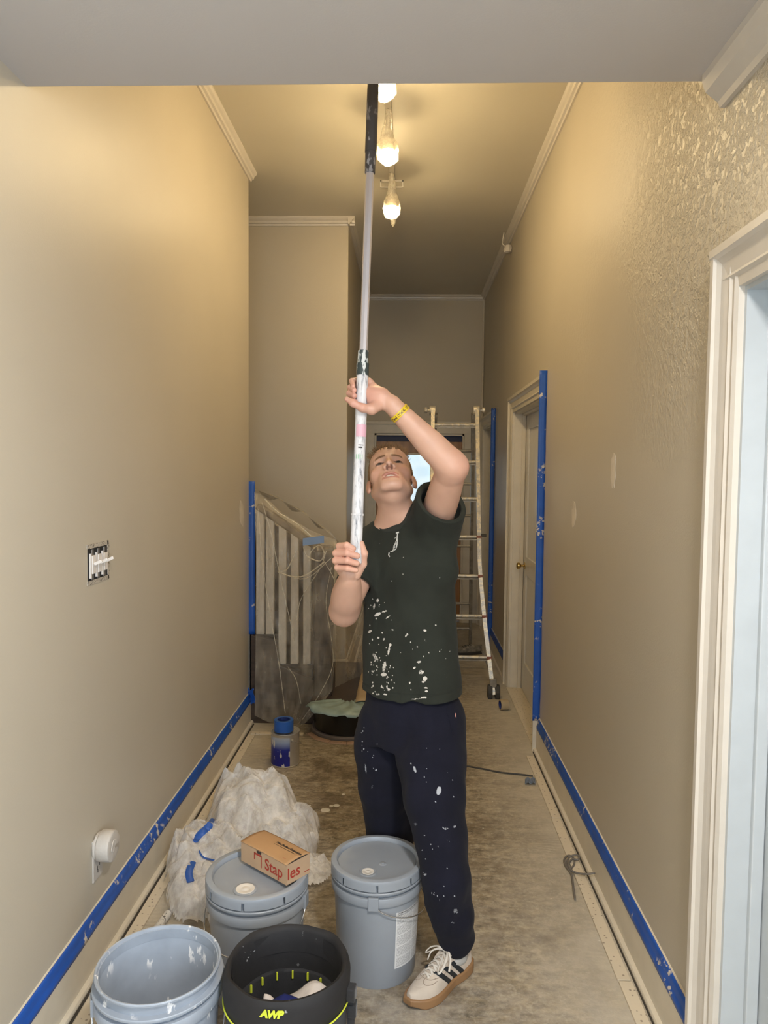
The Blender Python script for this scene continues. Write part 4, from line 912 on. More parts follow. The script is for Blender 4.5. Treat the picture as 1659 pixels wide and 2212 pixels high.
for top, s in ((tR, 1), (tL, -1)):
    Mx = Matrix.Translation(tuple(top+np.array((0, .02, .005)))) @ Matrix.Rotation(PI/2, 4, 'Y')
    MB().lathe([(0, -.028), (.040, -.028), (.042, -.024), (.042, .020), (.036, .024), (0, .024)], 20, Mx).build('hinge', 'ladder_alu', root, smooth=35)
    Mx = Matrix.Translation(tuple(top+np.array((s*.035, .02, .008)))) @ Matrix.Rotation(s*PI/2, 4, 'Y')
    MB().lathe([(0, -.01), (.010, -.01), (.010, .008), (.024, .010), (.026, .028), (.022, .034), (0, .034)], 16, Mx).build('hinge_knob', 'ladder_alu', root, smooth=35)
b5 = rail_pt(tR, fR, .46); MB().tube([b5+np.array((.01, 0, 0)), b5+np.array((.06, 0, 0))], .011, 10).build('lock_pin', 'rubber_dark', root, smooth=40)
for f, s in ((fR, 1), (fL, -1)):
    for dx in (-.028, .028):
        m = MB().prism([(f[1]-.035, 0), (f[1]+.03, 0), (f[1]+.035, .05), (f[1]+.015, .105), (f[1]-.02, .10), (f[1]-.04, .05)], f[0]+dx-.018, f[0]+dx+.018, 'x'); m.build('rubber_foot', 'rubber_dark', root, bevel=.008)
    MB().prism([(f[1]-.02, .085), (f[1]+.02, .085), (f[1]+.02, .15), (f[1]-.02, .15)], f[0]-.03, f[0]+.02, 'x').build('foot_socket', 'ladder_dark', root, bevel=.006)
# ================================================================ SIGNED-DISTANCE MODELLING (numpy surface nets)
def nrm(v): v = np.asarray(v, float); return v/np.linalg.norm(v)
def rcone(a, b, ra, rb):
    a, b = np.asarray(a, float), np.asarray(b, float); ab = b-a; l2 = ab@ab+1e-12
    def f(P):
        t = np.clip(((P-a)@ab)/l2, 0, 1); return np.linalg.norm(P-a-t[..., None]*ab, axis=-1)-(ra+t*(rb-ra))
    r = max(ra, rb); return f, np.minimum(a, b)-r, np.maximum(a, b)+r
def ellip(c, R, rad):
    """R rows: local axes in world"""
    c, R, rad = np.asarray(c, float), np.asarray(R, float), np.asarray(rad, float)
    def f(P):
        q = (P-c)@R.T; k0 = np.linalg.norm(q/rad, axis=-1); k1 = np.linalg.norm(q/rad**2, axis=-1)+1e-9; return k0*(k0-1)/k1
    m = rad.max(); return f, c-m, c+m
I3 = np.eye(3)
def smin(a, b, k): h = np.clip(.5+.5*(b-a)/k, 0, 1); return b+(a-b)*h-k*h*(1-h)
def smax(a, b, k): return -smin(-a, -b, k)
class SDF:
    def __init__(s): s.p = []
    def u(s, prim, k=.006): s.p.append(('u', k, *prim)); return s
    def s(s, prim, k=.004): s.p.append(('s', k, *prim)); return s
    def i(s, f, k=.003): s.p.append(('i', k, f, np.full(3, -9.), np.full(3, 9.))); return s
    def d(s, f): s.p.append(('d', 0, f, np.full(3, -9.), np.full(3, 9.))); return s
    def ev(s, P, lo=None, hi=None):
        d = np.full(P.shape[:-1], .06 if lo is not None else 1e3)
        for op, k, f, a, b in s.p:
            if lo is not None:
                mg = .03+k
                if np.any(a-mg > hi) or np.any(b+mg < lo): continue
            v = f(P)
            if op == 'u': d = smin(d, v, k)
            elif op == 's': d = smax(d, -v, k)
            elif op == 'i': d = smax(d, v, k)
            else: d = d+v
        return d
    def mesh(s, h, n=16):
        un = [(a, b) for op, k, f, a, b in s.p if op == 'u']
        lo = np.min([a for a, b in un], 0)-.03; hi = np.max([b for a, b in un], 0)+.03
        B = n*h; nb = np.ceil((hi-lo)/B).astype(int)
        g = np.stack(np.meshgrid(*[np.arange(k) for k in nb], indexing='ij'), -1).reshape(-1, 3)
        dc = s.ev(lo+(g+.5)*B); g = g[np.abs(dc) < B*1.25+.012]
        ar = np.arange(n+1); off = np.stack(np.meshgrid(ar, ar, ar, indexing='ij'), -1)*h
        S = int(nb.max()*n+4); keys, verts, quads = [], [], []
        cube = [(i, j, k) for i in (0, 1) for j in (0, 1) for k in (0, 1)]
        eds = [(a, b) for a in range(8) for b in range(a+1, 8) if sum(abs(x-y) for x, y in zip(cube[a], cube[b])) == 1]
        for gb in g:
            o = lo+gb*B; D = s.ev(o+off, o, o+B); neg = D < 0
            if neg.all() or not neg.any(): continue
            cs = np.stack([D[i:i+n, j:j+n, k:k+n] for i, j, k in cube], -1); sg = cs < 0
            msk = sg.any(-1) & ~sg.all(-1); idx = np.argwhere(msk)
            if len(idx):
                v = cs[msk]; acc = np.zeros((len(v), 3)); cnt = np.zeros(len(v))
                for a, b in eds:
                    va, vb = v[:, a], v[:, b]; m = (va < 0) != (vb < 0)
                    if m.any():
                        t = va[m]/(va[m]-vb[m]); pa, pb = np.array(cube[a]), np.array(cube[b]); acc[m] += pa+t[:, None]*(pb-pa); cnt[m] += 1
                gi = gb*n+idx; keys.append((gi[:, 0]*S+gi[:, 1])*S+gi[:, 2]); verts.append(lo+(gi+acc/cnt[:, None])*h)
            for ax in range(3):
                A = neg[:n, :n, :n]; sl = [slice(0, n)]*3; sl[ax] = slice(1, n+1); Bn = neg[tuple(sl)]
                e = np.argwhere(A != Bn)
                if not len(e): continue
                flip = A[tuple(e.T)]; ge = gb*n+e; a1, a2 = (ax+1) % 3, (ax+2) % 3; q = []
                for d1, d2 in ((-1, -1), (0, -1), (0, 0), (-1, 0)):
                    c = ge.copy(); c[:, a1] += d1; c[:, a2] += d2; q.append((c[:, 0]*S+c[:, 1])*S+c[:, 2])
                q = np.stack(q, 1); q[~flip] = q[~flip][:, ::-1]; quads.append(q)
        keys = np.concatenate(keys); verts = np.concatenate(verts); quads = np.concatenate(quads)
        keys, ui = np.unique(keys, return_index=True); verts = verts[ui]
        j = np.searchsorted(keys, quads); j = np.clip(j, 0, len(keys)-1); ok = (keys[j] == quads).all(1)
        return verts, j[ok]
def np_obj(name, V, Q, mats, parent=None, attrs=None, smooth=True):
    me = bpy.data.meshes.new(name); me.vertices.add(len(V)); me.vertices.foreach_set('co', V.astype(np.float32).ravel())
    me.loops.add(Q.size); me.loops.foreach_set('vertex_index', Q.astype(np.int32).ravel()); me.polygons.add(len(Q))
    me.polygons.foreach_set('loop_start', np.arange(0, Q.size, 4, dtype=np.int32))
    me.update(calc_edges=True); me.validate()
    for m in ([mats] if isinstance(mats, str) else mats): me.materials.append(MATS[m])
    if attrs:
        for k, a in attrs.items():
            if a.ndim == 1: at = me.attributes.new(k, 'FLOAT', 'POINT'); at.data.foreach_set('value', a.astype(np.float32))
            else: at = me.attributes.new(k, 'FLOAT_COLOR', 'POINT'); at.data.foreach_set('color', np.concatenate([a, np.ones((len(a), 1))], 1).astype(np.float32).ravel())
    if smooth: me.shade_smooth()
    return mkobj(name, me, parent)
def bvh(V, Q): return BVHTree.FromPolygons([tuple(v) for v in V], [tuple(int(i) for i in q) for q in Q])

# ================================================================ PERSON
# joints (metres, in the hall); the person faces the camera's left, head thrown back
fT = nrm((-.60, -.80, 0)); lT = np.array((-fT[1], fT[0], 0.)); lT = lT if lT[0] > 0 else -lT; UP = np.array((0, 0, 1.))
NB = px(863, 1128, 2.67)
SL, EL, WL = px(940, 1128, 2.58), px(977, 1008, 2.36), px(846, 874, 2.325)
SR, ER, WR = px(803, 1180, 2.70), px(743, 1322, 2.49), px(756, 1246, 2.325)
H0 = px(845, 1042, 2.63)
cdir = nrm((-H0[0], -H0[1], 0)); th = math.radians(48)
hF = cdir*math.cos(th)+UP*math.sin(th); hU = -cdir*math.sin(th)+UP*math.cos(th); hL = np.cross(hU, hF)
if hL[0] < 0: hL = -hL
def rotv(v, ax, a): return v*math.cos(a)+np.cross(ax, v)*math.sin(a)+ax*(ax@v)*(1-math.cos(a))
hF, hU, hL = [rotv(v, cdir, math.radians(7)) for v in (hF, hU, hL)]
RH = np.stack([hL, hF, hU])
HS = 1.03
def hp(x, y, z): return H0+HS*(hL*x+hF*y+hU*z)
def hell(x, y, z, rx, ry, rz, R=None): return ellip(hp(x, y, z), RH if R is None else R, np.array((rx, ry, rz))*HS)
def hcone(a, b, ra, rb): return rcone(hp(*a), hp(*b), ra*HS, rb*HS)

def head_prims(S):
    S.u(hell(0, -.014, .050, .075, .096, .086), .01)
    S.u(hell(0, .030, -.015, .064, .066, .098), .03)
    S.u(hell(0, .052, .052, .058, .042, .050), .03)                    # forehead
    for s in (-1, 1):
        S.u(hcone((s*.054, .000, -.050), (s*.022, .076, -.098), .019, .017), .02)
        S.u(hell(s*.046, .056, -.020, .021, .022, .020), .018)           # cheekbone
        S.u(hcone((s*.010, .090, .026), (s*.042, .074, .024), .009, .008), .012)   # brow
    S.u(hell(0, .084, -.101, .024, .017, .016), .014)                   # chin
    S.u(hell(0, .074, -.070, .036, .025, .030), .02)                    # muzzle
    for s in (-1, 1):
        S.s(hell(s*.032, .098, .007, .017, .013, .0105), .010)           # sockets
        S.u(hell(s*.0315, .0765, .006, .0145, .0132, .0135), .004)       # lids
    S.u(hcone((0, .088, .020), (0, .1125, -.026), .0075, .0095), .010)   # nose
    S.u(hell(0, .1135, -.029, .0105, .010, .009), .006)
    for s in (-1, 1): S.u(hell(s*.0140, .1025, -.034, .0080, .010, .0078), .005)
    for s in (-1, 1): S.s(hell(s*.0078, .1060, -.0410, .0044, .0056, .0050), .002)
    # lips
    up = [(-.0290, .080, -.0670), (-.014, .0955, -.0605), (0, .0990, -.0605), (.014, .0955, -.0605), (.0290, .080, -.0670)]
    lo = [(-.0290, .080, -.0680), (-.014, .0930, -.0785), (0, .0955, -.0810), (.014, .0930, -.0785), (.0290, .080, -.0680)]
    S.s(hell(0, .101, -.0700, .0250, .020, .0068), .003)
    for a, b in zip(up[:-1], up[1:]): S.u(hcone(a, b, .0043, .0043), .004)
    for a, b in zip(lo[:-1], lo[1:]): S.u(hcone(a, b, .0050, .0050), .004)
    S.s(hell(0, .103, -.0700, .0230, .024, .0056), .002)
    for s in (-1, 1): S.s(hell(s*.0315, .0905, .0035, .0125, .008, .0042), .0015)   # eye slits
    for s in (-1, 1):                                                    # ears
        R = np.stack([rotv(hL, hU, -s*math.radians(24)), rotv(hF, hU, -s*math.radians(24)), hU])
        S.u(ellip(hp(s*.080, -.008, -.004), R, (.0065, .0175, .031)), .006)
        S.u(ellip(hp(s*.078, .000, -.030), R, (.006, .010, .010)), .006)
        S.s(ellip(hp(s*.087, -.003, .002), R, (.006, .010, .018)), .004)
HN = hp(0, -.040, -.050)
body = SDF(); head_prims(body)
body.u(rcone(HN, NB+np.array((0, .02, -.01)), .055, .060), .028)
body.u(rcone(hp(0, .002, -.070), NB+nrm(fT)*.028, .036, .038), .04)          # throat
for s_, j in ((1, SL), (-1, SR)): body.u(rcone(HN+(NB-HN)*.75, j+np.array((0, 0, -.01)), .045, .052), .05)   # trapezius
body.u(ellip(NB+np.array((0, 0, -.13))-fT*.01, np.stack([lT, fT, UP]), (.15, .085, .15)), .04)
body.u(rcone(NB+np.array((0, .0, -.2)), px(884, 1400, 2.64), .11, .12), .05)
# arms
def mixp(a, b, t, o=(0, 0, 0)): return a+(b-a)*t+np.asarray(o, float)
def limb(pts, rs, n=9):
    """smooth tapering limb along a curve, one primitive"""
    P = np.array(smooth_path(pts, n)); t = np.linspace(0, len(pts)-1, len(P)); R_ = np.array(smooth_path([np.array((r, 0, 0)) for r in rs], n))[:, 0]
    segs = [rcone(a, b, ra, rb)[0] for a, b, ra, rb in zip(P[:-1], P[1:], R_[:-1], R_[1:])]; m = R_.max()
    def f(Q_):
        d = segs[0](Q_)
        for s in segs[1:]: d = smin(d, s(Q_), .008)
        return d
    return f, P.min(0)-m, P.max(0)+m
body.u(limb([SL, mixp(SL, EL, .5), EL], [.057, .054, .045], 5), .02)
body.u(ellip(EL+np.array((.018, .004, .0)), I3, (.024, .026, .026)), .025)
body.u(limb([EL, mixp(EL, WL, .25), mixp(EL, WL, .55), WL], [.043, .0455, .038, .0265], 4), .03)
body.u(limb([SR, mixp(SR, ER, .5), ER], [.056, .049, .041], 5), .02)
body.u(limb([ER, mixp(ER, WR, .25), mixp(ER, WR, .5), mixp(ER, WR, .75), WR], [.041, .0475, .0475, .040, .0300], 5), .04)
# pole axis
PB, PT = px(768, 1218, 2.275), px(806, 186, 2.42); pax = nrm(PT-PB)
def pole_at(y):     # point of the pole axis at an image row
    t = np.linspace(-.05, 1.2, 900); Q = PB+(PT-PB)*t[:, None]; r_ = H_/2-FPX*((Q-CAM)@_u)/((Q-CAM)@_f); return Q[np.argmin(abs(r_-y))]
def chain(S, pts, rs, k=.0025):
    for a, b, ra, rb in zip(pts[:-1], pts[1:], rs[:-1], rs[1:]): S.u(rcone(a, b, ra, rb), k)
# ---- lower (right) hand: fist round the pole, fingers in front, thumb up the right side
hand = SDF()
FY = {'i': (1182, 1181), 'm': (1197, 1199), 'r': (1213, 1217), 'p': (1228, 1232)}
def q2(x, y, Y): return px(x, y, Y)
palmW = WR+np.array((0, -.002, .006))
for kx, (mc, pip, dip, tip, r_) in {
    'i': ((742, 1194, 2.318), (733, 1180, 2.272), (749, 1178, 2.246), (763, 1185, 2.250), .0105),
    'm': ((735, 1205, 2.322), (726, 1195, 2.268), (750, 1194, 2.241), (772, 1201, 2.250), .0110),
    'r': ((734, 1220, 2.320), (725, 1211, 2.266), (750, 1211, 2.241), (771, 1217, 2.250), .0105),
    'p': ((738, 1234, 2.316), (729, 1226, 2.270), (750, 1228, 2.246), (769, 1232, 2.254), .0095)}.items():
    chain(body, [q2(*mc), q2(*pip), q2(*dip), q2(*tip)], [r_*1.25, r_*1.05, r_, r_*.86], .003)
    body.u(rcone(palmW, q2(*mc), .022, r_*1.35), .010)
body.u(rcone(q2(752, 1236, 2.312), q2(756, 1205, 2.318), .022, .018), .012)
chain(body, [q2(768, 1240, 2.310), q2(783, 1218, 2.296), q2(786, 1196, 2.282), q2(780, 1174, 2.276)], [.019, .0135, .0120, .0100], .006)
# ---- upper (left) hand: palm to the right, fingers behind the pole, thumb passing in front below
chain(body, [WL, q2(822, 858, 2.330), q2(800, 848, 2.335)], [.027, .027, .022], .012)
for (mc, pip, dip, tip, r_) in (
    ((797, 826, 2.352), (775, 820, 2.362), (760, 823, 2.342), (763, 834, 2.318), .0085),
    ((796, 840, 2.354), (773, 834, 2.366), (757, 837, 2.340), (765, 843, 2.312), .0100),
    ((797, 854, 2.354), (773, 849, 2.366), (755, 850, 2.338), (765, 855, 2.310), .0105),
    ((799, 866, 2.350), (776, 863, 2.362), (759, 864, 2.336), (767, 868, 2.310), .0100)):
    chain(body, [q2(*mc), q2(*pip), q2(*dip), q2(*tip)], [r_*1.3, r_*1.05, r_, r_*.85], .003)
    body.u(rcone(q2(824, 856, 2.335), q2(*mc), .020, r_*1.4), .012)
chain(body, [q2(822, 872, 2.318), q2(803, 884, 2.296), q2(783, 881, 2.283), q2(763, 871, 2.280), q2(749, 862, 2.288)], [.020, .0165, .0125, .0108, .0075], .008)
body.u(ellip(q2(812, 862, 2.322), I3, (.030, .018, .034)), .012)
V, Q = body.mesh(.0018)
# skin tint painted per vertex: lips, brows, stubble, flushed knuckles
hc = ((V-H0)@RH.T)/HS
col = np.tile(np.array((.60, .355, .255)), (len(V), 1)); n_ = fbm(V*30, 3)[:, None]; col = col*(1+.10*n_)
def blend(mask, c): global col; col = col*(1-mask[:, None])+np.array(c)*mask[:, None]
def sm(x, a, b): t = np.clip((x-a)/(b-a), 0, 1); return t*t*(3-2*t)
inhead = sm(-np.linalg.norm(hc, axis=1), -.17, -.15)
lip = (1-sm(np.abs(np.abs(hc[:, 2]+.0702)-.0090), .0040, .0065))*(1-sm(np.abs(hc[:, 0]), .026, .031))*sm(hc[:, 1], .080, .086)*inhead
blend(lip*.75, (.42, .15, .115))
brow = (1-sm(np.abs(hc[:, 2]-.0285-.10*np.clip(np.abs(hc[:, 0])-.015, 0, .02)+.25*np.clip(np.abs(hc[:, 0])-.035, 0, 1)), .0036, .0066))*sm(np.abs(hc[:, 0]), .008, .012)*(1-sm(np.abs(hc[:, 0]), .044, .050))*sm(hc[:, 1], .06, .07)*inhead
blend(brow*.85, (.13, .065, .032))
st = sm(-hc[:, 2], .075, .10)*sm(hc[:, 1], -.02, .03)*inhead; blend(st*.18, (.33, .20, .15))
lash = (1-sm(np.sqrt(((np.abs(hc[:, 0])-.0315)/.0140)**2+((hc[:, 2]-.0035)/.0058)**2), .95, 1.25))*sm(hc[:, 1], .06, .075)*inhead; blend(lash*.9, (.10, .05, .035))
cheek = np.exp(-((np.abs(hc[:, 0])-.046)/.022)**2-((hc[:, 2]+.035)/.025)**2)*sm(hc[:, 1], .02, .05)*inhead; blend(cheek*.25, (.60, .25, .18))
earm = sm(np.abs(hc[:, 0]), .074, .080)*inhead*(np.abs(hc[:, 2]) < .05); blend(earm*.35, (.58, .24, .17))
for cpt, rr in ((EL+np.array((.03, 0, 0)), .05), (q2(748, 1205, 2.25), .05), (q2(762, 848, 2.32), .045), (q2(800, 850, 2.31), .05), (q2(765, 872, 2.28), .04)):
    blend(.42*np.exp(-(np.linalg.norm(V-cpt, axis=1)/rr)**2), (.66, .30, .235))
nost = np.exp(-((np.abs(hc[:, 0])-.0078)/.0045)**2-((hc[:, 2]+.0385)/.004)**2)*sm(hc[:, 1], .09, .10)*inhead; blend(np.clip(nost*1.1, 0, .9), (.06, .02, .015))  # shade inside the nostrils, put into the tint
def skin_mat():
    m, nt, N, L, P = newmat('skin'); a = N.new('ShaderNodeAttribute'); a.attribute_name = 'tint'
    L.new(a.outputs['Color'], P.inputs['Base Color']); P.inputs['Roughness'].default_value = .48
    P.inputs['Subsurface Weight'].default_value = .18; P.inputs['Subsurface Radius'].default_value = (.012, .005, .003); P.inputs['Subsurface Scale'].default_value = .5
    _bump(N, L, P, _noise(N, L, _coords(N, L), 450, 2), .08, .001)
skin_mat()
person = np_obj('person', V, Q, 'skin', None, {'tint': col})
tag(person, 'person in dark green t-shirt and navy joggers looking up, gripping a long pole', 'person')
SKIN = (V, Q)
# eyes and teeth
def eye_mat():
    m, nt, N, L, P = newmat('eye'); a = N.new('ShaderNodeAttribute'); a.attribute_name = 'tint'; L.new(a.outputs['Color'], P.inputs['Base Color']); P.inputs['Roughness'].default_value = .12
eye_mat()
for s in (-1, 1):
    E_ = SDF().u(hell(s*.0315, .0765, .005, .0122, .0122, .0122)); v, q = E_.mesh(.0016)
    look = nrm(hF*1.0+hU*.45); dd = (v-hp(s*.0315, .0765, .005))/.0122; a = dd@look; c = np.where((a > .84)[:, None], np.array((.02, .015, .012)), np.where((a > .60)[:, None], np.array((.06, .05, .045)), np.array((.30, .26, .24))))
    np_obj('eyeball', v, q, 'eye', person, {'tint': c})
simple('tooth', (.72, .68, .58), .25, var=.02)
T_ = SDF()
for k in range(-4, 5):
    a = k*.22; T_.u(hell(.0185*math.sin(a)*1.15, .074+.0185*math.cos(a), -.0665, .0026, .0026, .0052), .0006)
v, q = T_.mesh(.0008); np_obj('teeth', v, q, 'tooth', person)
# hair: short cropped, darker at the sides
simple('hair', (.24, .14, .062), .55, var=.35, vscale=220, bump=.9, bscale=500, bdist=.003, scale=(1, 1, 1))
S = SDF().u(hell(0, -.016, .054, .0785, .0985, .0885), .004)
def hairline(P):
    h = ((P-H0)@RH.T)/HS; z = h[..., 2]; y = h[..., 1]; x = np.abs(h[..., 0])
    line = np.where(y > .02, .078+(y-.02)*.18-.0*x, .078-(.02-y)*1.15); line = np.where((x > .058) & (y > -.01) & (y < .05), np.minimum(line, .0+.9*np.clip(y-.012, 0, 1)+.01), line)
    line = np.maximum(line, -.055)
    return (line-z)*.7
S.i(hairline, .004).d(lambda P: -.0045*np.abs(fbm(P*np.array((260, 260, 260)), 2))*1.2-.004*sm((((P-H0)@RH.T)[..., 2]), .07, .13))
v, q = S.mesh(.0022); hair = np_obj('hair', v, q, 'hair', person)
# tufts at the front edge
rs = np.random.RandomState(4); m = MB()
for k in range(520):
    x = rs.uniform(-.062, .062); y = .085-.9*x*x*8+rs.uniform(-.085, .004); zz = .054+.0885*math.sqrt(max(.02, 1-(x/.0785)**2-((y+.016)/.0985)**2))
    b = np.array((x, y, zz)); n = nrm((x/.0785**2, (y+.016)/.0985**2, (zz-.054)/.0885**2)); d = nrm(n+np.array((rs.uniform(-.5, .5), rs.uniform(.0, .9), rs.uniform(-.1, .5))))
    ln = rs.uniform(.012, .026); P0, P1, P2 = hp(*(b-n*.003)), hp(*(b+d*ln*.55)), hp(*(b+d*ln+np.array((0, .003, .002))))
    m.tube([P0, P1, P2], [.0014, .0011, .0003], 4, caps=False)
m.build('hair_tufts', 'hair', person, smooth=60)
# wristband
fdir = nrm(WL-EL); wc = EL+fdir*np.linalg.norm(WL-EL)*.865
a_ = nrm(np.cross(fdir, (0, 1, 0))); b_ = np.cross(fdir, a_)
def band_mat():
    m, nt, N, L, P = newmat('wristband_yellow'); uv = N.new('ShaderNodeUVMap'); s = N.new('ShaderNodeSeparateXYZ'); L.new(uv.outputs[0], s.inputs[0])
    U, Vv = s.outputs[0], s.outputs[1]; mp = N.new('ShaderNodeMapping'); mp.inputs['Scale'].default_value = (90, 3.5, 1); L.new(uv.outputs[0], mp.inputs[0])
    n = N.new('ShaderNodeTexNoise'); n.inputs['Scale'].default_value = 1; n.inputs['Detail'].default_value = 0; L.new(mp.outputs[0], n.inputs['Vector'])
    mid = _math(N, L, 'LESS_THAN', _math(N, L, 'ABSOLUTE', _math(N, L, 'SUBTRACT', Vv, .5)), .28)
    ink = _math(N, L, 'MULTIPLY', mid, _math(N, L, 'GREATER_THAN', n.outputs['Fac'], .5)); gap = _math(N, L, 'GREATER_THAN', _math(N, L, 'FRACT', _math(N, L, 'MULTIPLY', U, 6)), .16)
    c = _mix(N, L, _math(N, L, 'MULTIPLY', ink, gap), (.72, .50, .02), (.10, .06, .02)); L.new(c, P.inputs['Base Color']); P.inputs['Roughness'].default_value = .4
band_mat()
NU = 60; prof = [(-.0085, 0), (-.0085, .0022), (.0085, .0022), (.0085, 0)]
BV = bvh(*SKIN); m = MB(); vs = []
for i in range(NU):
    a = 2*PI*i/NU; d = a_*math.cos(a)+b_*math.sin(a); rr = .031
    hit = BV.ray_cast(Vector(wc+d*.08), Vector(-d), .1)
    if hit[0] is not None: rr = float((np.array(hit[0])-wc)@d)+.0010
    for (t, dr) in prof: vs.append(wc+fdir*t+d*(rr+dr))
fs = [(i*4+j, i*4+j+1, ((i+1) % NU)*4+j+1, ((i+1) % NU)*4+j) for i in range(NU) for j in range(3)]
wb = m.add(vs, fs).build('wristband', 'wristband_yellow', person, smooth=50)
uvl = wb.data.uv_layers.new(name='UVMap')
for p in wb.data.polygons:
    vi_ = [wb.data.loops[li].vertex_index for li in p.loop_indices]; wrapf = any(v//4 == 0 for v in vi_) and any(v//4 == NU-1 for v in vi_)
    for li, vi in zip(p.loop_indices, vi_): i = vi//4; i = NU if (wrapf and i == 0) else i; uvl.data[li].uv = (i/NU, {0: 0, 1: .02, 2: .98, 3: 1}[vi % 4])
# ---------------------------------------------------------------- clothes
RT = np.stack([lT, fT, UP])
def loft(levels):
    """levels: (centre xyz, half width along lT, half depth along fT), bottom to top"""
    L_ = sorted(levels, key=lambda l: l[0][2]); zs = np.array([l[0][2] for l in L_]); cx = np.array([l[0][0] for l in L_]); cy = np.array([l[0][1] for l in L_]); A = np.array([l[1] for l in L_]); Bb = np.array([l[2] for l in L_])
    def f(P):
        z = P[..., 2]; x = P[..., 0]-np.interp(z, zs, cx); y = P[..., 1]-np.interp(z, zs, cy); a = np.interp(z, zs, A); b = np.interp(z, zs, Bb)
        u = x*lT[0]+y*lT[1]; v = x*fT[0]+y*fT[1]; k = (np.abs(u/a)**2.3+np.abs(v/b)**2.3)**(1/2.3); d = (k-1)*np.minimum(a, b)
        return np.maximum(d, np.maximum(zs[0]-z, z-zs[-1]))
    m = max(A.max(), Bb.max()); return f, np.array((cx.min()-m, cy.min()-m, zs[0])), np.array((cx.max()+m, cy.max()+m, zs[-1]))
shirt = SDF()
shirt.u(loft([(px(888, 1545, 2.62), .192, .146), (px(888, 1500, 2.625), .188, .142), (px(886, 1430, 2.63), .180, .136), (px(884, 1350, 2.635), .172, .131), (px(882, 1270, 2.64), .172, .132), (px(880, 1210, 2.65), .168, .125), (px(876, 1165, 2.66), .150, .105), (px(872, 1135, 2.67), .11, .08)]), .02)
uL = nrm(EL-SL); uR = nrm(ER-SR)
shirt.u(rcone(NB+np.array((.02, 0, -.005)), SL+np.array((0, 0, .000)), .062, .074), .04); shirt.u(rcone(NB+np.array((-.02, .01, -.03)), SR+np.array((0, 0, .0)), .055, .066), .04)
cutL = SL+uL*.112
f1, lo1, hi1 = rcone(SL-uL*.05, SL+uL*.2, .092, .088); shirt.u((lambda P: np.maximum(f1(P), (P-cutL)@nrm(uL*.92+np.array((.30, 0, .12)))), lo1, hi1), .03)
shirt.u(rcone(SL+np.array((.006, 0, -.07)), px(962, 1230, 2.56), .058, .04), .05)
cutR = SR+uR*.185
f2, lo2, hi2 = rcone(SR, SR+uR*.26, .070, .068); shirt.u((lambda P: np.maximum(f2(P), (P-cutR)@uR), lo2, hi2), .03)
shirt.s(rcone(SL+uL*.065, EL, .074, .074), .006); shirt.s(rcone(SR+uR*.145, ER, .059, .056), .006)
nax = nrm(HN-NB); ncut = NB+np.array((.000, -.012, .012))
shirt.s(rcone(ncut+nax*.004-np.array((0, 0, .01)), HN+nax*.1, .064, .085), .004)
HEMZ = float(px(880, 1512, 2.50)[2])
hem_n = nrm(np.array((-.035, .0, 1.)))
hem_c = px(880, 1512, 2.50)
shirt.i(lambda P: -(P-hem_c)@hem_n, .003)
def folds(P):
    w_ = P-px(880, 1300, 2.6); s = w_@lT; z = w_[..., 2]; f_ = w_@fT
    a = vnoise(np.stack([s*15+z*4.5, z*1.6, f_*4], -1)); b = vnoise(np.stack([s*34-z*9, z*4, f_*9+5], -1)); c = vnoise(np.stack([(s-z)*11, (s+z)*4, f_*5+9], -1))
    low = np.clip(.35-z*1.1, .25, 1.0); g = 1-np.abs(a)*2
    return .016*a*low+.0045*b+.011*c*sm(z, -.05, .12)-.005*g*low
shirt.d(folds)
hemband = lambda P: .0018*np.exp(-(((P-hem_c)@hem_n-.024)/.003)**2)
shirt.d(hemband)
V, Q = shirt.mesh(.003)
# dried paint on the front of the shirt and joggers: blobs given in the plane of the chest
def proj_px(V):
    d = V-CAM; z = d@_f; return np.stack([W_/2+FPX*(d@_r)/z, H_/2-FPX*(d@_u)/z], -1)
def vnormals(V, Q):
    n = np.cross(V[Q[:, 2]]-V[Q[:, 0]], V[Q[:, 3]]-V[Q[:, 1]]); out = np.zeros_like(V)
    for k in range(4): np.add.at(out, Q[:, k], n)
    return out/(np.linalg.norm(out, axis=1)[:, None]+1e-12)
def paint_attr(V, Q, blobs, spray):
    nn = vnormals(V, Q); front = sm(-(nn@_f), .05, .25); p = proj_px(V); out = np.zeros(len(V))
    for (x, y, rx, ry, a, s) in blobs:
        dx, dy = p[:, 0]-x, p[:, 1]-y; ca, sa = math.cos(math.radians(a)), math.sin(math.radians(a)); u = (dx*ca+dy*sa)/rx; v = (-dx*sa+dy*ca)/ry
        out = np.maximum(out, s*(1-sm(np.sqrt(u*u+v*v), .55, 1.15)))
    rs = np.random.RandomState(11)
    for (x0, x1, y0, y1, n) in spray:
        for k in range(n):
            x, y, r = rs.uniform(x0, x1), rs.uniform(y0, y1), rs.uniform(.8, 1.7); d = np.hypot(p[:, 0]-x, (p[:, 1]-y)*rs.uniform(.6, 1)); out = np.maximum(out, .95*(1-sm(d, r*.5, r*1.4)))
    return out*front
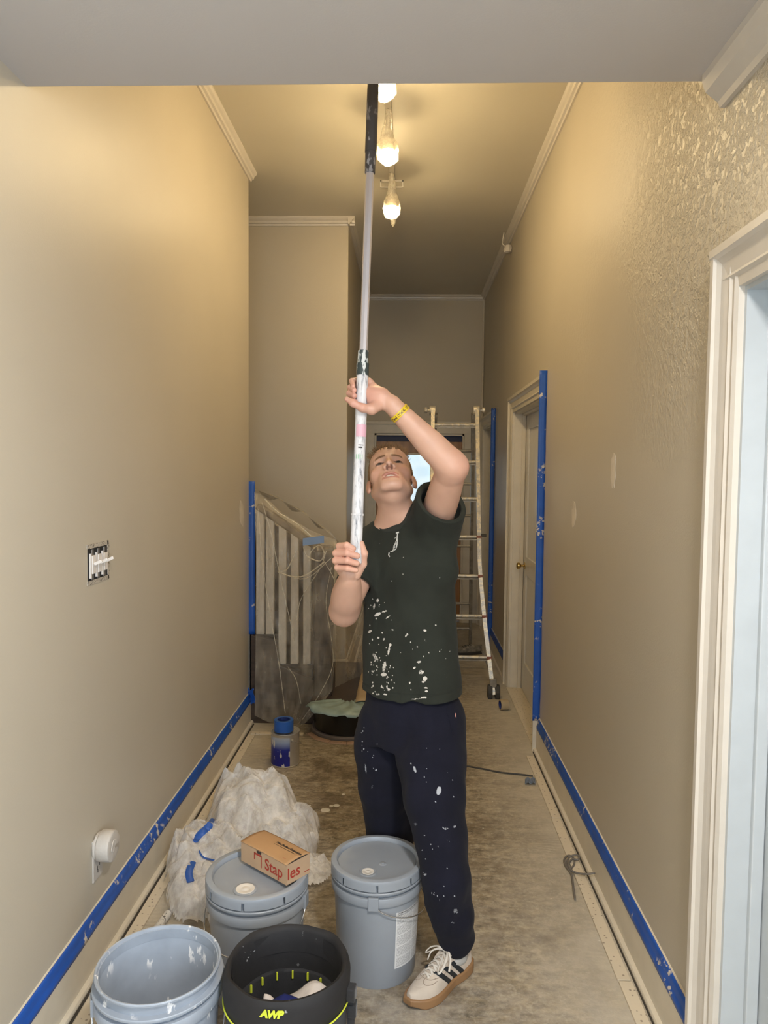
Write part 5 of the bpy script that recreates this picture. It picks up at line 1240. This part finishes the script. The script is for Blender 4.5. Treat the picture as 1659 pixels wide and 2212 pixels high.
blobs = [(816, 1327, 9, 4, -25, 1), (830, 1321, 7, 2, -15, .9), (808, 1310, 3, 9, 12, .6), (816, 1297, 4, 5, 0, .7), (838, 1333, 7, 1.6, -35, .9), (799, 1364, 6, 3, -35, .95), (817, 1378, 3, 2.5, 0, 1), (843, 1393, 3.2, 4, 0, 1), (840, 1405, 2.5, 14, 10, .75), (829, 1381, 3, 4, 0, .6), (811, 1420, 5, 14, -30, .55), (830, 1440, 5, 15, 8, .62), (829, 1457, 8, 4, 0, 1), (918, 1362, 4, 3, 15, 1), (878, 1372, 3, 8, 35, .6), (918, 1466, 5.5, 6, 0, 1), (914, 1473, 4, 3, 0, .8), (910, 1452, 8, 7, 0, .55), (895, 1443, 4, 2.5, -30, .95), (905, 1430, 7, 4, -10, .55), (920, 1486, 5, 2, 0, 1), (921, 1493, 4, 2, 0, 1), (915, 1507, 9, 2, -6, .9), (840, 1490, 4, 2.5, -20, .9), (832, 1500, 6, 2, 10, .8), (836, 1484, 2, 6, 0, .7), (816, 1500, 6, 4, 0, .5), (885, 1475, 3, 4, 0, .7), (960, 1450, 5, 30, -12, .26), (918, 1383, 5, 8, 0, .35), (925, 1079, 7, 4, -35, .65), (821, 1172, 5, 6, 20, .35), (937, 1285, 8, 3, 0, .28), (898, 1510, 14, 1.5, -6, .7), (800, 1505, 9, 3, 15, .5)]
spray = [(795, 850, 1290, 1500, 40), (795, 990, 1380, 1500, 18), (800, 960, 1200, 1360, 6), (800, 850, 1430, 1500, 26)]
pa = paint_attr(V, Q, blobs, spray)
def cloth_mat(name, c, paint, rough=.9, bscale=700, var=.14, sheen=.03):
    m, nt, N, L, P = newmat(name); v = _coords(N, L); a = N.new('ShaderNodeAttribute'); a.attribute_name = 'paint'
    base = _ramp(N, L, _noise(N, L, v, 9, 3), [(.3, tuple(x*(1-var) for x in c)), (.7, tuple(x*(1+var) for x in c))])
    n = _noise(N, L, v, 170, 3, .7)
    f = _math(N, L, 'ADD', a.outputs['Fac'], _math(N, L, 'MULTIPLY', _math(N, L, 'SUBTRACT', n, .5), 1.1)); f = _ramp(N, L, f, [(.42, 0.), (.60, 1.)])
    f = _math(N, L, 'MULTIPLY', f, _math(N, L, 'GREATER_THAN', a.outputs['Fac'], .04))
    L.new(_mix(N, L, f, base, paint), P.inputs['Base Color']); P.inputs['Roughness'].default_value = rough; P.inputs['Sheen Weight'].default_value = sheen; P.inputs['Sheen Roughness'].default_value = .6
    P.inputs['Specular IOR Level'].default_value = .2
    _bump(N, L, P, _noise(N, L, v, bscale, 2), .25, .0012)
cloth_mat('shirt_green', (.023, .026, .020), (.62, .58, .52)); cloth_mat('jogger_navy', (.0075, .0078, .0165), (.42, .44, .48), bscale=500)
simple('shirt_plain', (.020, .023, .018), .9, bump=.2, bscale=600); simple('print_white', (.55, .54, .50), .7)
shirt_o = np_obj('t_shirt', V, Q, 'shirt_green', person, {'paint': pa}); shirt_o['label'] = 'dark green t-shirt spattered with white paint'
BVS = bvh(V, Q)
def onto(B, x, y, off=.001):
    d = ray(x, y); h = B.ray_cast(Vector(CAM), Vector(nrm(d)))
    return None if h[0] is None else np.array(h[0])+np.array(h[1])*off
# collar rib following the neck opening
holef, hlo, hhi = rcone(ncut+nax*.004-np.array((0, 0, .01)), HN+nax*.1, .064, .085)
CS = SDF()
def colf(P):
    f2_ = P.reshape(-1, 3); s_ = shirt.ev(P, f2_.min(0), f2_.max(0)); return np.maximum(np.maximum(s_-.0028, -s_-.005), holef(P)-.017)
CS.u((colf, hlo-.03, np.array((hhi[0]+.03, hhi[1]+.03, min(hhi[2], NB[2]+.12)))), .001)
v, q = CS.mesh(.0028); np_obj('collar', v, q, 'shirt_plain', shirt_o)
# chest print: slanted emblem
def stroke(pts, r, name='chest_print'):
    P = [onto(BVS, x, y) for x, y in pts]; P = [p for p in P if p is not None]
    if len(P) > 1: return P
m = MB()
for pts, r in (([(859, 1153), (858, 1162), (857, 1170)], .0022), ([(853, 1176), (856, 1168), (859, 1166), (859, 1174), (857, 1183), (853, 1188), (850, 1185), (851, 1179), (853, 1176)], .0011), ([(855, 1174), (857, 1172), (856, 1180), (853, 1184), (853, 1179), (855, 1174)], .0010), ([(857, 1160), (853, 1163)], .0012), ([(851, 1187), (846, 1192), (844, 1191)], .0018), ([(841, 1194), (840, 1199), (842, 1203)], .0024), ([(862, 1150), (856, 1152)], .0030), ([(858, 1170), (856, 1186), (848, 1192)], .0010)):
    P = stroke(pts, r)
    if P: m.tube(P, r, 6)
m.build('chest_print', 'print_white', shirt_o, smooth=60)

# ---------------------------------------------------------------- joggers
pants = SDF()
pants.u(loft([(px(885, 1600, 2.62), .172, .128), (px(886, 1540, 2.62), .178, .134), (px(886, 1470, 2.63), .168, .124)]), .02)
Lp = [(937, 1560, 2.575, .118), (930, 1640, 2.515, .115), (936, 1720, 2.46, .102), (952, 1810, 2.41, .086), (964, 1900, 2.375, .079), (980, 1975, 2.385, .072), (984, 2014, 2.41, .062)]
Rp = [(836, 1560, 2.67, .108), (832, 1620, 2.69, .112), (836, 1700, 2.72, .104), (842, 1790, 2.76, .094), (846, 1880, 2.82, .086), (850, 1950, 2.86, .076), (852, 1985, 2.88, .064)]
for L_ in (Lp, Rp):
    for a, b in zip(L_[:-1], L_[1:]): pants.u(rcone(px(*a[:3]), px(*b[:3]), a[3], b[3]), .018)
for L_ in (Lp, Rp):
    a = px(*L_[-1][:3]); pants.u(rcone(a+np.array((0, 0, .01)), a+np.array((0, 0, -.034)), .056, .050), .012)
pants.u(ellip(px(790, 1600, 2.67), I3, (.030, .05, .06)), .03)
def pfolds(P):
    z = P[..., 2]; a = vnoise(np.stack([P[..., 0]*13, P[..., 1]*13, z*4.5], -1)); b = vnoise(np.stack([P[..., 0]*16, P[..., 1]*16, z*15+3], -1)); c = vnoise(P*np.array((30, 30, 18)))
    lowm = np.exp(-((z-.24)/.10)**2); return .017*a+(.006+.016*lowm)*b+.004*c
pants.d(pfolds)
V, Q = pants.mesh(.0034)
pb = [(896, 1662, 3.5, 9, -15, .75), (888, 1650, 2, 4, -20, .7), (948, 1708, 6, 11, 12, .95), (963, 1790, 8, 4, -8, .5), (982, 1785, 5, 5, 0, .55), (985, 1968, 8, 7, 15, .50), (977, 1994, 7, 4, 0, .42), (918, 1889, 5, 4, 0, .6), (898, 1780, 5, 5, 0, .5), (790, 1660, 2, 14, -5, .6), (804, 1700, 4, 6, 0, .42), (968, 1815, 7, 6, 20, .35), (945, 1830, 4, 6, 0, .35)]
pa = paint_attr(V, Q, pb, [(780, 815, 1570, 1680, 14), (885, 985, 1600, 1960, 34)])
pants_o = np_obj('joggers', V, Q, 'jogger_navy', person, {'paint': pa}); pants_o['label'] = 'navy joggers with a few pale paint marks'
BVP = bvh(V, Q)
P = [onto(BVP, x, y, .0015) for x, y in ((968, 1512), (966, 1540), (973, 1565), (979, 1588))]
if all(p is not None for p in P): MB().tube(P, .0022, 6).build('pocket_seam', 'jogger_navy', pants_o, smooth=60)
p = onto(BVP, 984, 1546, .001)
simple('tag_red', (.55, .25, .2), .7)
if p is not None: MB().obox(p, _r, _f, _u, .0016, .001, .008).build('pocket_tag', 'tag_red', pants_o)

# ---------------------------------------------------------------- sneakers
simple('suede', (.56, .48, .40), .85, var=.06, vscale=25, bump=.25, bscale=300, bdist=.001, sheen=.2); simple('gum', (.30, .165, .075), .5, var=.08); simple('sock_grey', (.45, .44, .42), .9, bump=.3, bscale=300)
simple('stripe_navy', (.012, .018, .025), .45); simple('lace', (.66, .61, .54), .8, bump=.3, bscale=500); simple('seam', (.36, .29, .23), .9)
def shoe(root_parent, toe, heel, left=True, detail=True, mats=('suede', 'gum', 'lace'), sc_=1.0, name='sneaker', z0=0.):
    toe, heel = np.array((toe[0], toe[1], z0)), np.array((heel[0], heel[1], z0)); ax = nrm(toe-heel); Ls = .300*sc_; ay = np.cross(UP, ax)
    org = (toe+heel)/2-ax*Ls/2
    def W(x, y, z): return org+(ax*x+ay*y+UP*z)*sc_
    def loc(P): q = P-org; return (q@ax)/sc_, (q@ay)/sc_, q[..., 2]/sc_
    xs = np.array([0, .02, .06, .12, .18, .22, .26, .285, .30]); hw = np.array([.012, .030, .038, .037, .047, .050, .045, .034, .016]); sg = 1 if left else -1
    cyv = np.array([0, 0, 0, -.002, .001, .003, .002, -.002, -.004])*sg
    hs = np.array([.088, .096, .098, .103, .088, .072, .060, .052, .046])
    fx = np.linspace(0, .30, 121); ker = np.exp(-(np.linspace(-2, 2, 17))**2); ker /= ker.sum()
    def smo(a): b = np.interp(fx, xs, a); return np.convolve(np.pad(b, 8, mode='reflect', reflect_type='odd'), ker, 'valid')
    hw, cyv, hs = smo(hw), smo(cyv), smo(hs); xs = fx
    tp = np.clip((fx-.205)/.0945, 0, 1); hw = np.where(fx > .205, hw[82]*np.sqrt(1-tp**2*.996), hw); hq = np.clip((.045-fx)/.0455, 0, 1); hw = np.where(fx < .045, hw[18]*np.sqrt(1-hq**2.4*.995), hw); gr = np.sqrt(1+np.gradient(hw, fx)**2)
    def outline(x, y): return (np.abs(y-np.interp(x, xs, cyv))-np.interp(x, xs, hw))/np.interp(x, xs, gr)
    def sole(P):
        x, y, z = loc(P); d = np.maximum(outline(x, y)*.85, np.maximum(-x, x-.30)); top = .030+.006*np.exp(-((x-.0)/.06)**2)+.004*sm(x, .24, .30); bot = .012*sm(x, .245, .30)**2
        return smax(smax(d-.004, z-top, .005), bot-z, .004)*sc_
    lo_, hi_ = org-.36, org+.36
    def upper(P):
        x, y, z = loc(P); a = np.maximum(np.interp(x, xs, hw)-.003, .004); h = np.interp(x, xs, hs); yy = (y-np.interp(x, xs, cyv)); zz = np.clip(z-.018, 0, 1); kk = (np.abs(yy/a)**2.2+(zz/(h-.018))**2.4)**(1/2.3)
        a_s = np.maximum(a, .006); d = (kk-1)*np.minimum(a_s, .045)/np.sqrt(np.interp(x, xs, gr)); d = np.maximum(d, np.maximum(.018-z, np.maximum(.004-x, x-.296))); return d*sc_
    S = SDF(); S.u((sole, lo_, hi_), .001); v, q = S.mesh(.0022*max(1, sc_)); r = root_parent
    base = np_obj('sole', v, q, mats[1], r)
    U = SDF(); U.u((upper, lo_, hi_), .001)
    # opening for the foot
    U.s(ellip(W(.062, 0, .112), np.stack([ax, ay, UP]), np.array((.052, .030, .040))*sc_), .006)
    if detail: U.d(lambda P: (lambda x, y, z: .0012*np.exp(-((np.hypot((x-.225)/1.0, (y)/.55)-.042)/.0016)**2)*sm(z, .03, .04))(*loc(P)))
    v, q = U.mesh(.0020*max(1, sc_)); up = np_obj('upper', v, q, mats[0], r)
    BU = bvh(v, q)
    if not detail:
        for k in range(4):
            x = .13+k*.024; P = [W(x, -.022, .12), W(x+.01, 0, .13), W(x, .022, .12)]; Pq = []
            for p in P:
                h = BU.ray_cast(Vector(p+UP*.05), Vector((0, 0, -1)))
                if h[0] is not None: Pq.append(np.array(h[0])+UP*.003)
            if len(Pq) > 1: MB().tube(Pq, .0035, 6).build('shoelace', mats[2], up, smooth=60)
        return up
    # three dark stripes on each side
    for side in (1, -1):
        for k, (xb, xt) in enumerate(((.078, .116), (.112, .152), (.146, .188))):
            def st_(P, xb=xb, xt=xt):
                x, y, z = loc(P); cx = xb+(xt-xb)*np.clip((z-.034)/.042, 0, 1.2); return np.maximum(np.maximum(upper(P)-.0016, -upper(P)-.004), np.maximum(np.abs(x-cx)-.0105, np.maximum(np.maximum(.030-z, z-.080), -side*y+.012)))
            Q_ = SDF(); Q_.u((st_, W(xb, 0, .05)-.1, W(xb, 0, .05)+.1), .0005)
            try: v2, q2_ = Q_.mesh(.0016); np_obj('stripe', v2, q2_, 'stripe_navy', up)
            except ValueError: pass
    # tongue and laces
    def surf(x, y, off=.002):
        h = BU.ray_cast(Vector(W(x, y, .2)), Vector((0, 0, -1))); return np.array(h[0])+UP*off if h[0] is not None else W(x, y, .09)
    T = SDF(); T.u((lambda P: (lambda x, y, z: np.maximum(np.maximum(np.abs(z-(.100+(.128-x)*.55+.0)-.0)*.85-.004, np.abs(y)-.024), np.maximum(.088-x, x-.155))*sc_)(*loc(P)), W(.12, 0, .1)-.08, W(.12, 0, .1)+.08), .001)
    try: v2, q2_ = T.mesh(.002); tg = np_obj('tongue', v2, q2_, mats[0], up)
    except ValueError: tg = up
    for k in range(6):
        x = .128+k*.0165; hwid = .021-.0012*k
        for s in (-1, 1):
            P = [surf(x, -s*hwid, .001), surf(x+.004, -s*hwid*.4, .004), surf(x+.008, s*hwid*.35, .0045), surf(x+.012, s*hwid, .001)]
            MB().tube(smooth_path(P, 5), .0042, 8, flat=.45).build('shoelace', mats[2], up, smooth=60)
    # bow
    b0 = surf(.128, 0, .010)
    def loop(pts): MB().tube(smooth_path([b0+ax*a*sc_+ay*b*sc_+UP*c*sc_ for a, b, c in pts], 6), .0036, 8, flat=.6).build('lace_bow', mats[2], up, smooth=60)
    loop([(0, 0, 0), (.012, .022, .006), (.045, .036, -.012), (.066, .034, -.028), (.060, .024, -.024), (.03, .014, -.004), (0, 0, .002)])
    loop([(0, 0, 0), (.006, -.020, .010), (.018, -.046, .000), (.030, -.058, -.018), (.024, -.042, -.010), (.012, -.018, .004), (0, 0, .002)])
    loop([(0, 0, 0), (-.002, .014, .006), (.010, .034, -.010), (.030, .046, -.034)]); loop([(0, 0, 0), (.004, -.012, .008), (.026, -.034, -.004), (.040, -.040, -.030)])
    # eyelets
    for k in range(5):
        for s in (-1, 1):
            p = surf(.135+k*.018, s*.029, .0); MB().lathe([(0, 0), (.0022, 0), (.0018, .0008), (0, .0008)], 8, Matrix.Translation(tuple(p))).build('eyelet', 'seam', up)
    # stitched toe seam and heel tab
    for s in (-1, 1):
        P = [surf(x, s*y, .0004) for x, y in ((.205, .036), (.222, .034), (.240, .026), (.246, .016), (.240, .008), (.226, .006), (.214, .010))]; MB().tube(smooth_path(P, 5), .0011, 6).build('seam', 'seam', up, smooth=60)
    MB().tube(smooth_path([surf(x, y, .0004) for x, y in ((.150, -.032), (.19, -.034), (.222, -.022), (.230, 0), (.222, .022), (.19, .034), (.150, .032))], 5), .0011, 6).build('seam', 'seam', up, smooth=60)
    H = SDF(); H.u((lambda P: (lambda x, y, z: np.maximum(np.maximum(upper(P)-.002, -upper(P)-.004), np.maximum(np.maximum(x-.022, np.abs(y)-.018), np.maximum(.066-z, z-.098))))(*loc(P)), W(0, 0, .08)-.06, W(0, 0, .08)+.06), .0005)
    try: v2, q2_ = H.mesh(.0016); np_obj('heel_tab', v2, q2_, 'stripe_navy', up)
    except ValueError: pass
    # tongue lettering
    vs, fs = text_mesh('adidas', .0115, bold=.0003); P = []
    for x, y in vs:
        a, b = .108-y*1.0, .020-(.034-x)*1.1+.004
        P.append(surf(a, b if left else b, .0012))
    MB().add(P, fs).build('tongue_lettering', 'stripe_navy', up, recalc=False)
    return up
toe, heel = pz(878, 2183, 0), pz(1016, 2082, 0)
shoe(person, toe, heel, True)
# socks, with a small three-bar mark on the visible one
ank = px(*Lp[-1][:3]); hx = nrm(np.array((toe[0]-heel[0], toe[1]-heel[1], 0))); foot0 = np.array((heel[0], heel[1], 0))+hx*.075
S = SDF(); S.u(rcone(ank+np.array((0, 0, .02)), foot0+np.array((0, 0, .07)), .046, .036), .01); S.u(rcone(foot0+np.array((0, 0, .07)), foot0+hx*.05+np.array((0, 0, .055)), .034, .03), .01)
v, q = S.mesh(.0022); sock = np_obj('sock', v, q, 'sock_grey', person); BK = bvh(v, q)
for k, (x0, x1, yb, yt) in enumerate(((986, 989, 2053, 2050), (990, 994, 2053, 2046), (995, 1000, 2051, 2043))):
    P = [onto(BK, *c, .0008) for c in ((x0, yb), (x1, yb), (x1+1, yt), (x1-2, yt))]
    if all(p is not None for p in P): MB().add(P, [(0, 1, 2, 3)]).build('sock_mark', 'stripe_navy', sock, recalc=False)
rtoe, rheel = np.array((-.30, 2.74, 0)), np.array((-.115, 2.95, 0))
ra = px(*Rp[-1][:3]); off = np.array((ra[0], ra[1], 0)); dx = nrm(np.array((-.60, -.80, 0))); shoe(person, off+dx*.225, off-dx*.075, False, detail=False)
S = SDF(); S.u(rcone(ra+np.array((0, 0, .02)), off+np.array((0, 0, .07)), .044, .036), .01); v, q = S.mesh(.003); np_obj('sock', v, q, 'sock_grey', person)

# ================================================================ EXTENSION POLE
def pole_mat():
    m, nt, N, L, P = newmat('pole_paint'); v = _coords(N, L, (1, 1, .18)); n = _noise(N, L, v, 90, 4, .65)
    d = _ramp(N, L, n, [(.30, (.12, .13, .15)), (.38, (.42, .42, .44)), (.5, (.66, .65, .66)), (.7, (.74, .73, .74))]); L.new(d, P.inputs['Base Color']); P.inputs['Roughness'].default_value = .5
pole_mat()
simple('pole_alu', (.60, .58, .62), .32, .55, var=.10, vscale=15, scale=(1, 1, .2)); splat('pole_black', (.06, .057, .06), (.30, .29, .30), .5, thr=.56, scale=25, reg=12, regthr=.45, stretch=(1, 1, .4))
splat('pole_grip', (.035, .05, .05), (.60, .62, .60), .5, thr=.50, scale=90, reg=20, regthr=.30, stretch=(1, 1, .25)); simple('sticker_pink', (.72, .42, .50), .5); simple('sticker_green', (.25, .50, .30), .5)
root = thing('extension_pole', 'long paint-smeared extension pole held up to the ceiling', 'pole', tuple(PB))
def seg_pole(y0, y1, r0, r1, name, mat, n=18, sm_=40):
    a, b = pole_at(y0), pole_at(y1); return MB().tube([a, b], [r0, r1], n).build(name, mat, root, smooth=sm_)
seg_pole(1216, 1112, .0190, .0186, 'handle_sleeve', 'pole_paint'); seg_pole(1113, 1109, .0205, .0205, 'ring', 'pole_paint'); seg_pole(1110, 900, .0182, .0178, 'handle_tube', 'pole_paint')
seg_pole(901, 812, .0186, .0186, 'grip_tube', 'pole_paint'); seg_pole(812, 786, .0196, .0200, 'grip_collar', 'pole_grip'); seg_pole(786, 758, .0178, .0168, 'lock_collar', 'pole_grip')
seg_pole(760, 372, .0128, .0136, 'inner_tube', 'pole_alu', 8, 20); seg_pole(375, 326, .0165, .0172, 'upper_collar', 'pole_black', 12)
zt = 3.50; tt = (zt-PB[2])/(PT[2]-PB[2]); top = PB+(PT-PB)*tt
a = pole_at(330); MB().tube([a, top], [.0185, .0185], 12).build('upper_tube', 'pole_black', root, smooth=40)
def sticker(y0, y1, a0, a1, mat, name):
    a, b = pole_at(y0), pole_at(y1); e = nrm(np.cross(pax, (0, 1, 0))); g = -np.cross(pax, e); g = g if g[1] < 0 else -g
    def fn(u, v): an = a0+(a1-a0)*u; return a+(b-a)*v+(e*math.sin(an)+g*math.cos(an))*.0190
    return MB().grid(fn, 12, 3).build(name, mat, root, smooth=60)
e_ = nrm(np.cross(pax, (0, 1, 0))); sg = 1 if e_[0] > 0 else -1
sticker(945, 918, sg*-.7, sg*1.4, 'sticker_pink', 'pink_sticker')
for k in range(4): sticker(993, 983, sg*(-.55+k*.35), sg*(-.45+k*.35), 'sticker_green', 'green_mark')
for k, (y, l) in enumerate(((962, .9), (967, .7))): sticker(y+2, y, sg*-.2, sg*(-.2+l), 'black_print', 'printed_line')
# roller frame and cover pressed to the ceiling, above the header
MB().tube([top, top+pax*.05, top+np.array((.11, 0, .05)), top+np.array((.11, 0, .10)), top+np.array((-.11, 0, .105))], .004, 8).build('roller_frame', 'pole_steel', root, smooth=40)
MB().tube([top+np.array((-.115, 0, .105)), top+np.array((.10, 0, .105))], .028, 18).build('roller_cover', 'rag_white', root, smooth=40)

# ---- worn shoe around the rear ladder foot
simple('old_shoe', (.22, .20, .17), .9, var=.5, vscale=30, bump=.4, bscale=90); simple('old_sole', (.04, .037, .035), .8)
p = pz(1018, 1412, 0); root = thing('old_sneaker', 'worn grey sneaker standing around the rear ladder foot', 'shoe', (float(p[0]), float(p[1]), 0))
shoe(root, (p[0]-.16, p[1]-.06), (p[0]+.10, p[1]+.02), False, detail=False, mats=('old_shoe', 'old_sole', 'old_sole'), sc_=.93)
for o in bpy.data.objects:
    if '_base' in o: del o['_base']
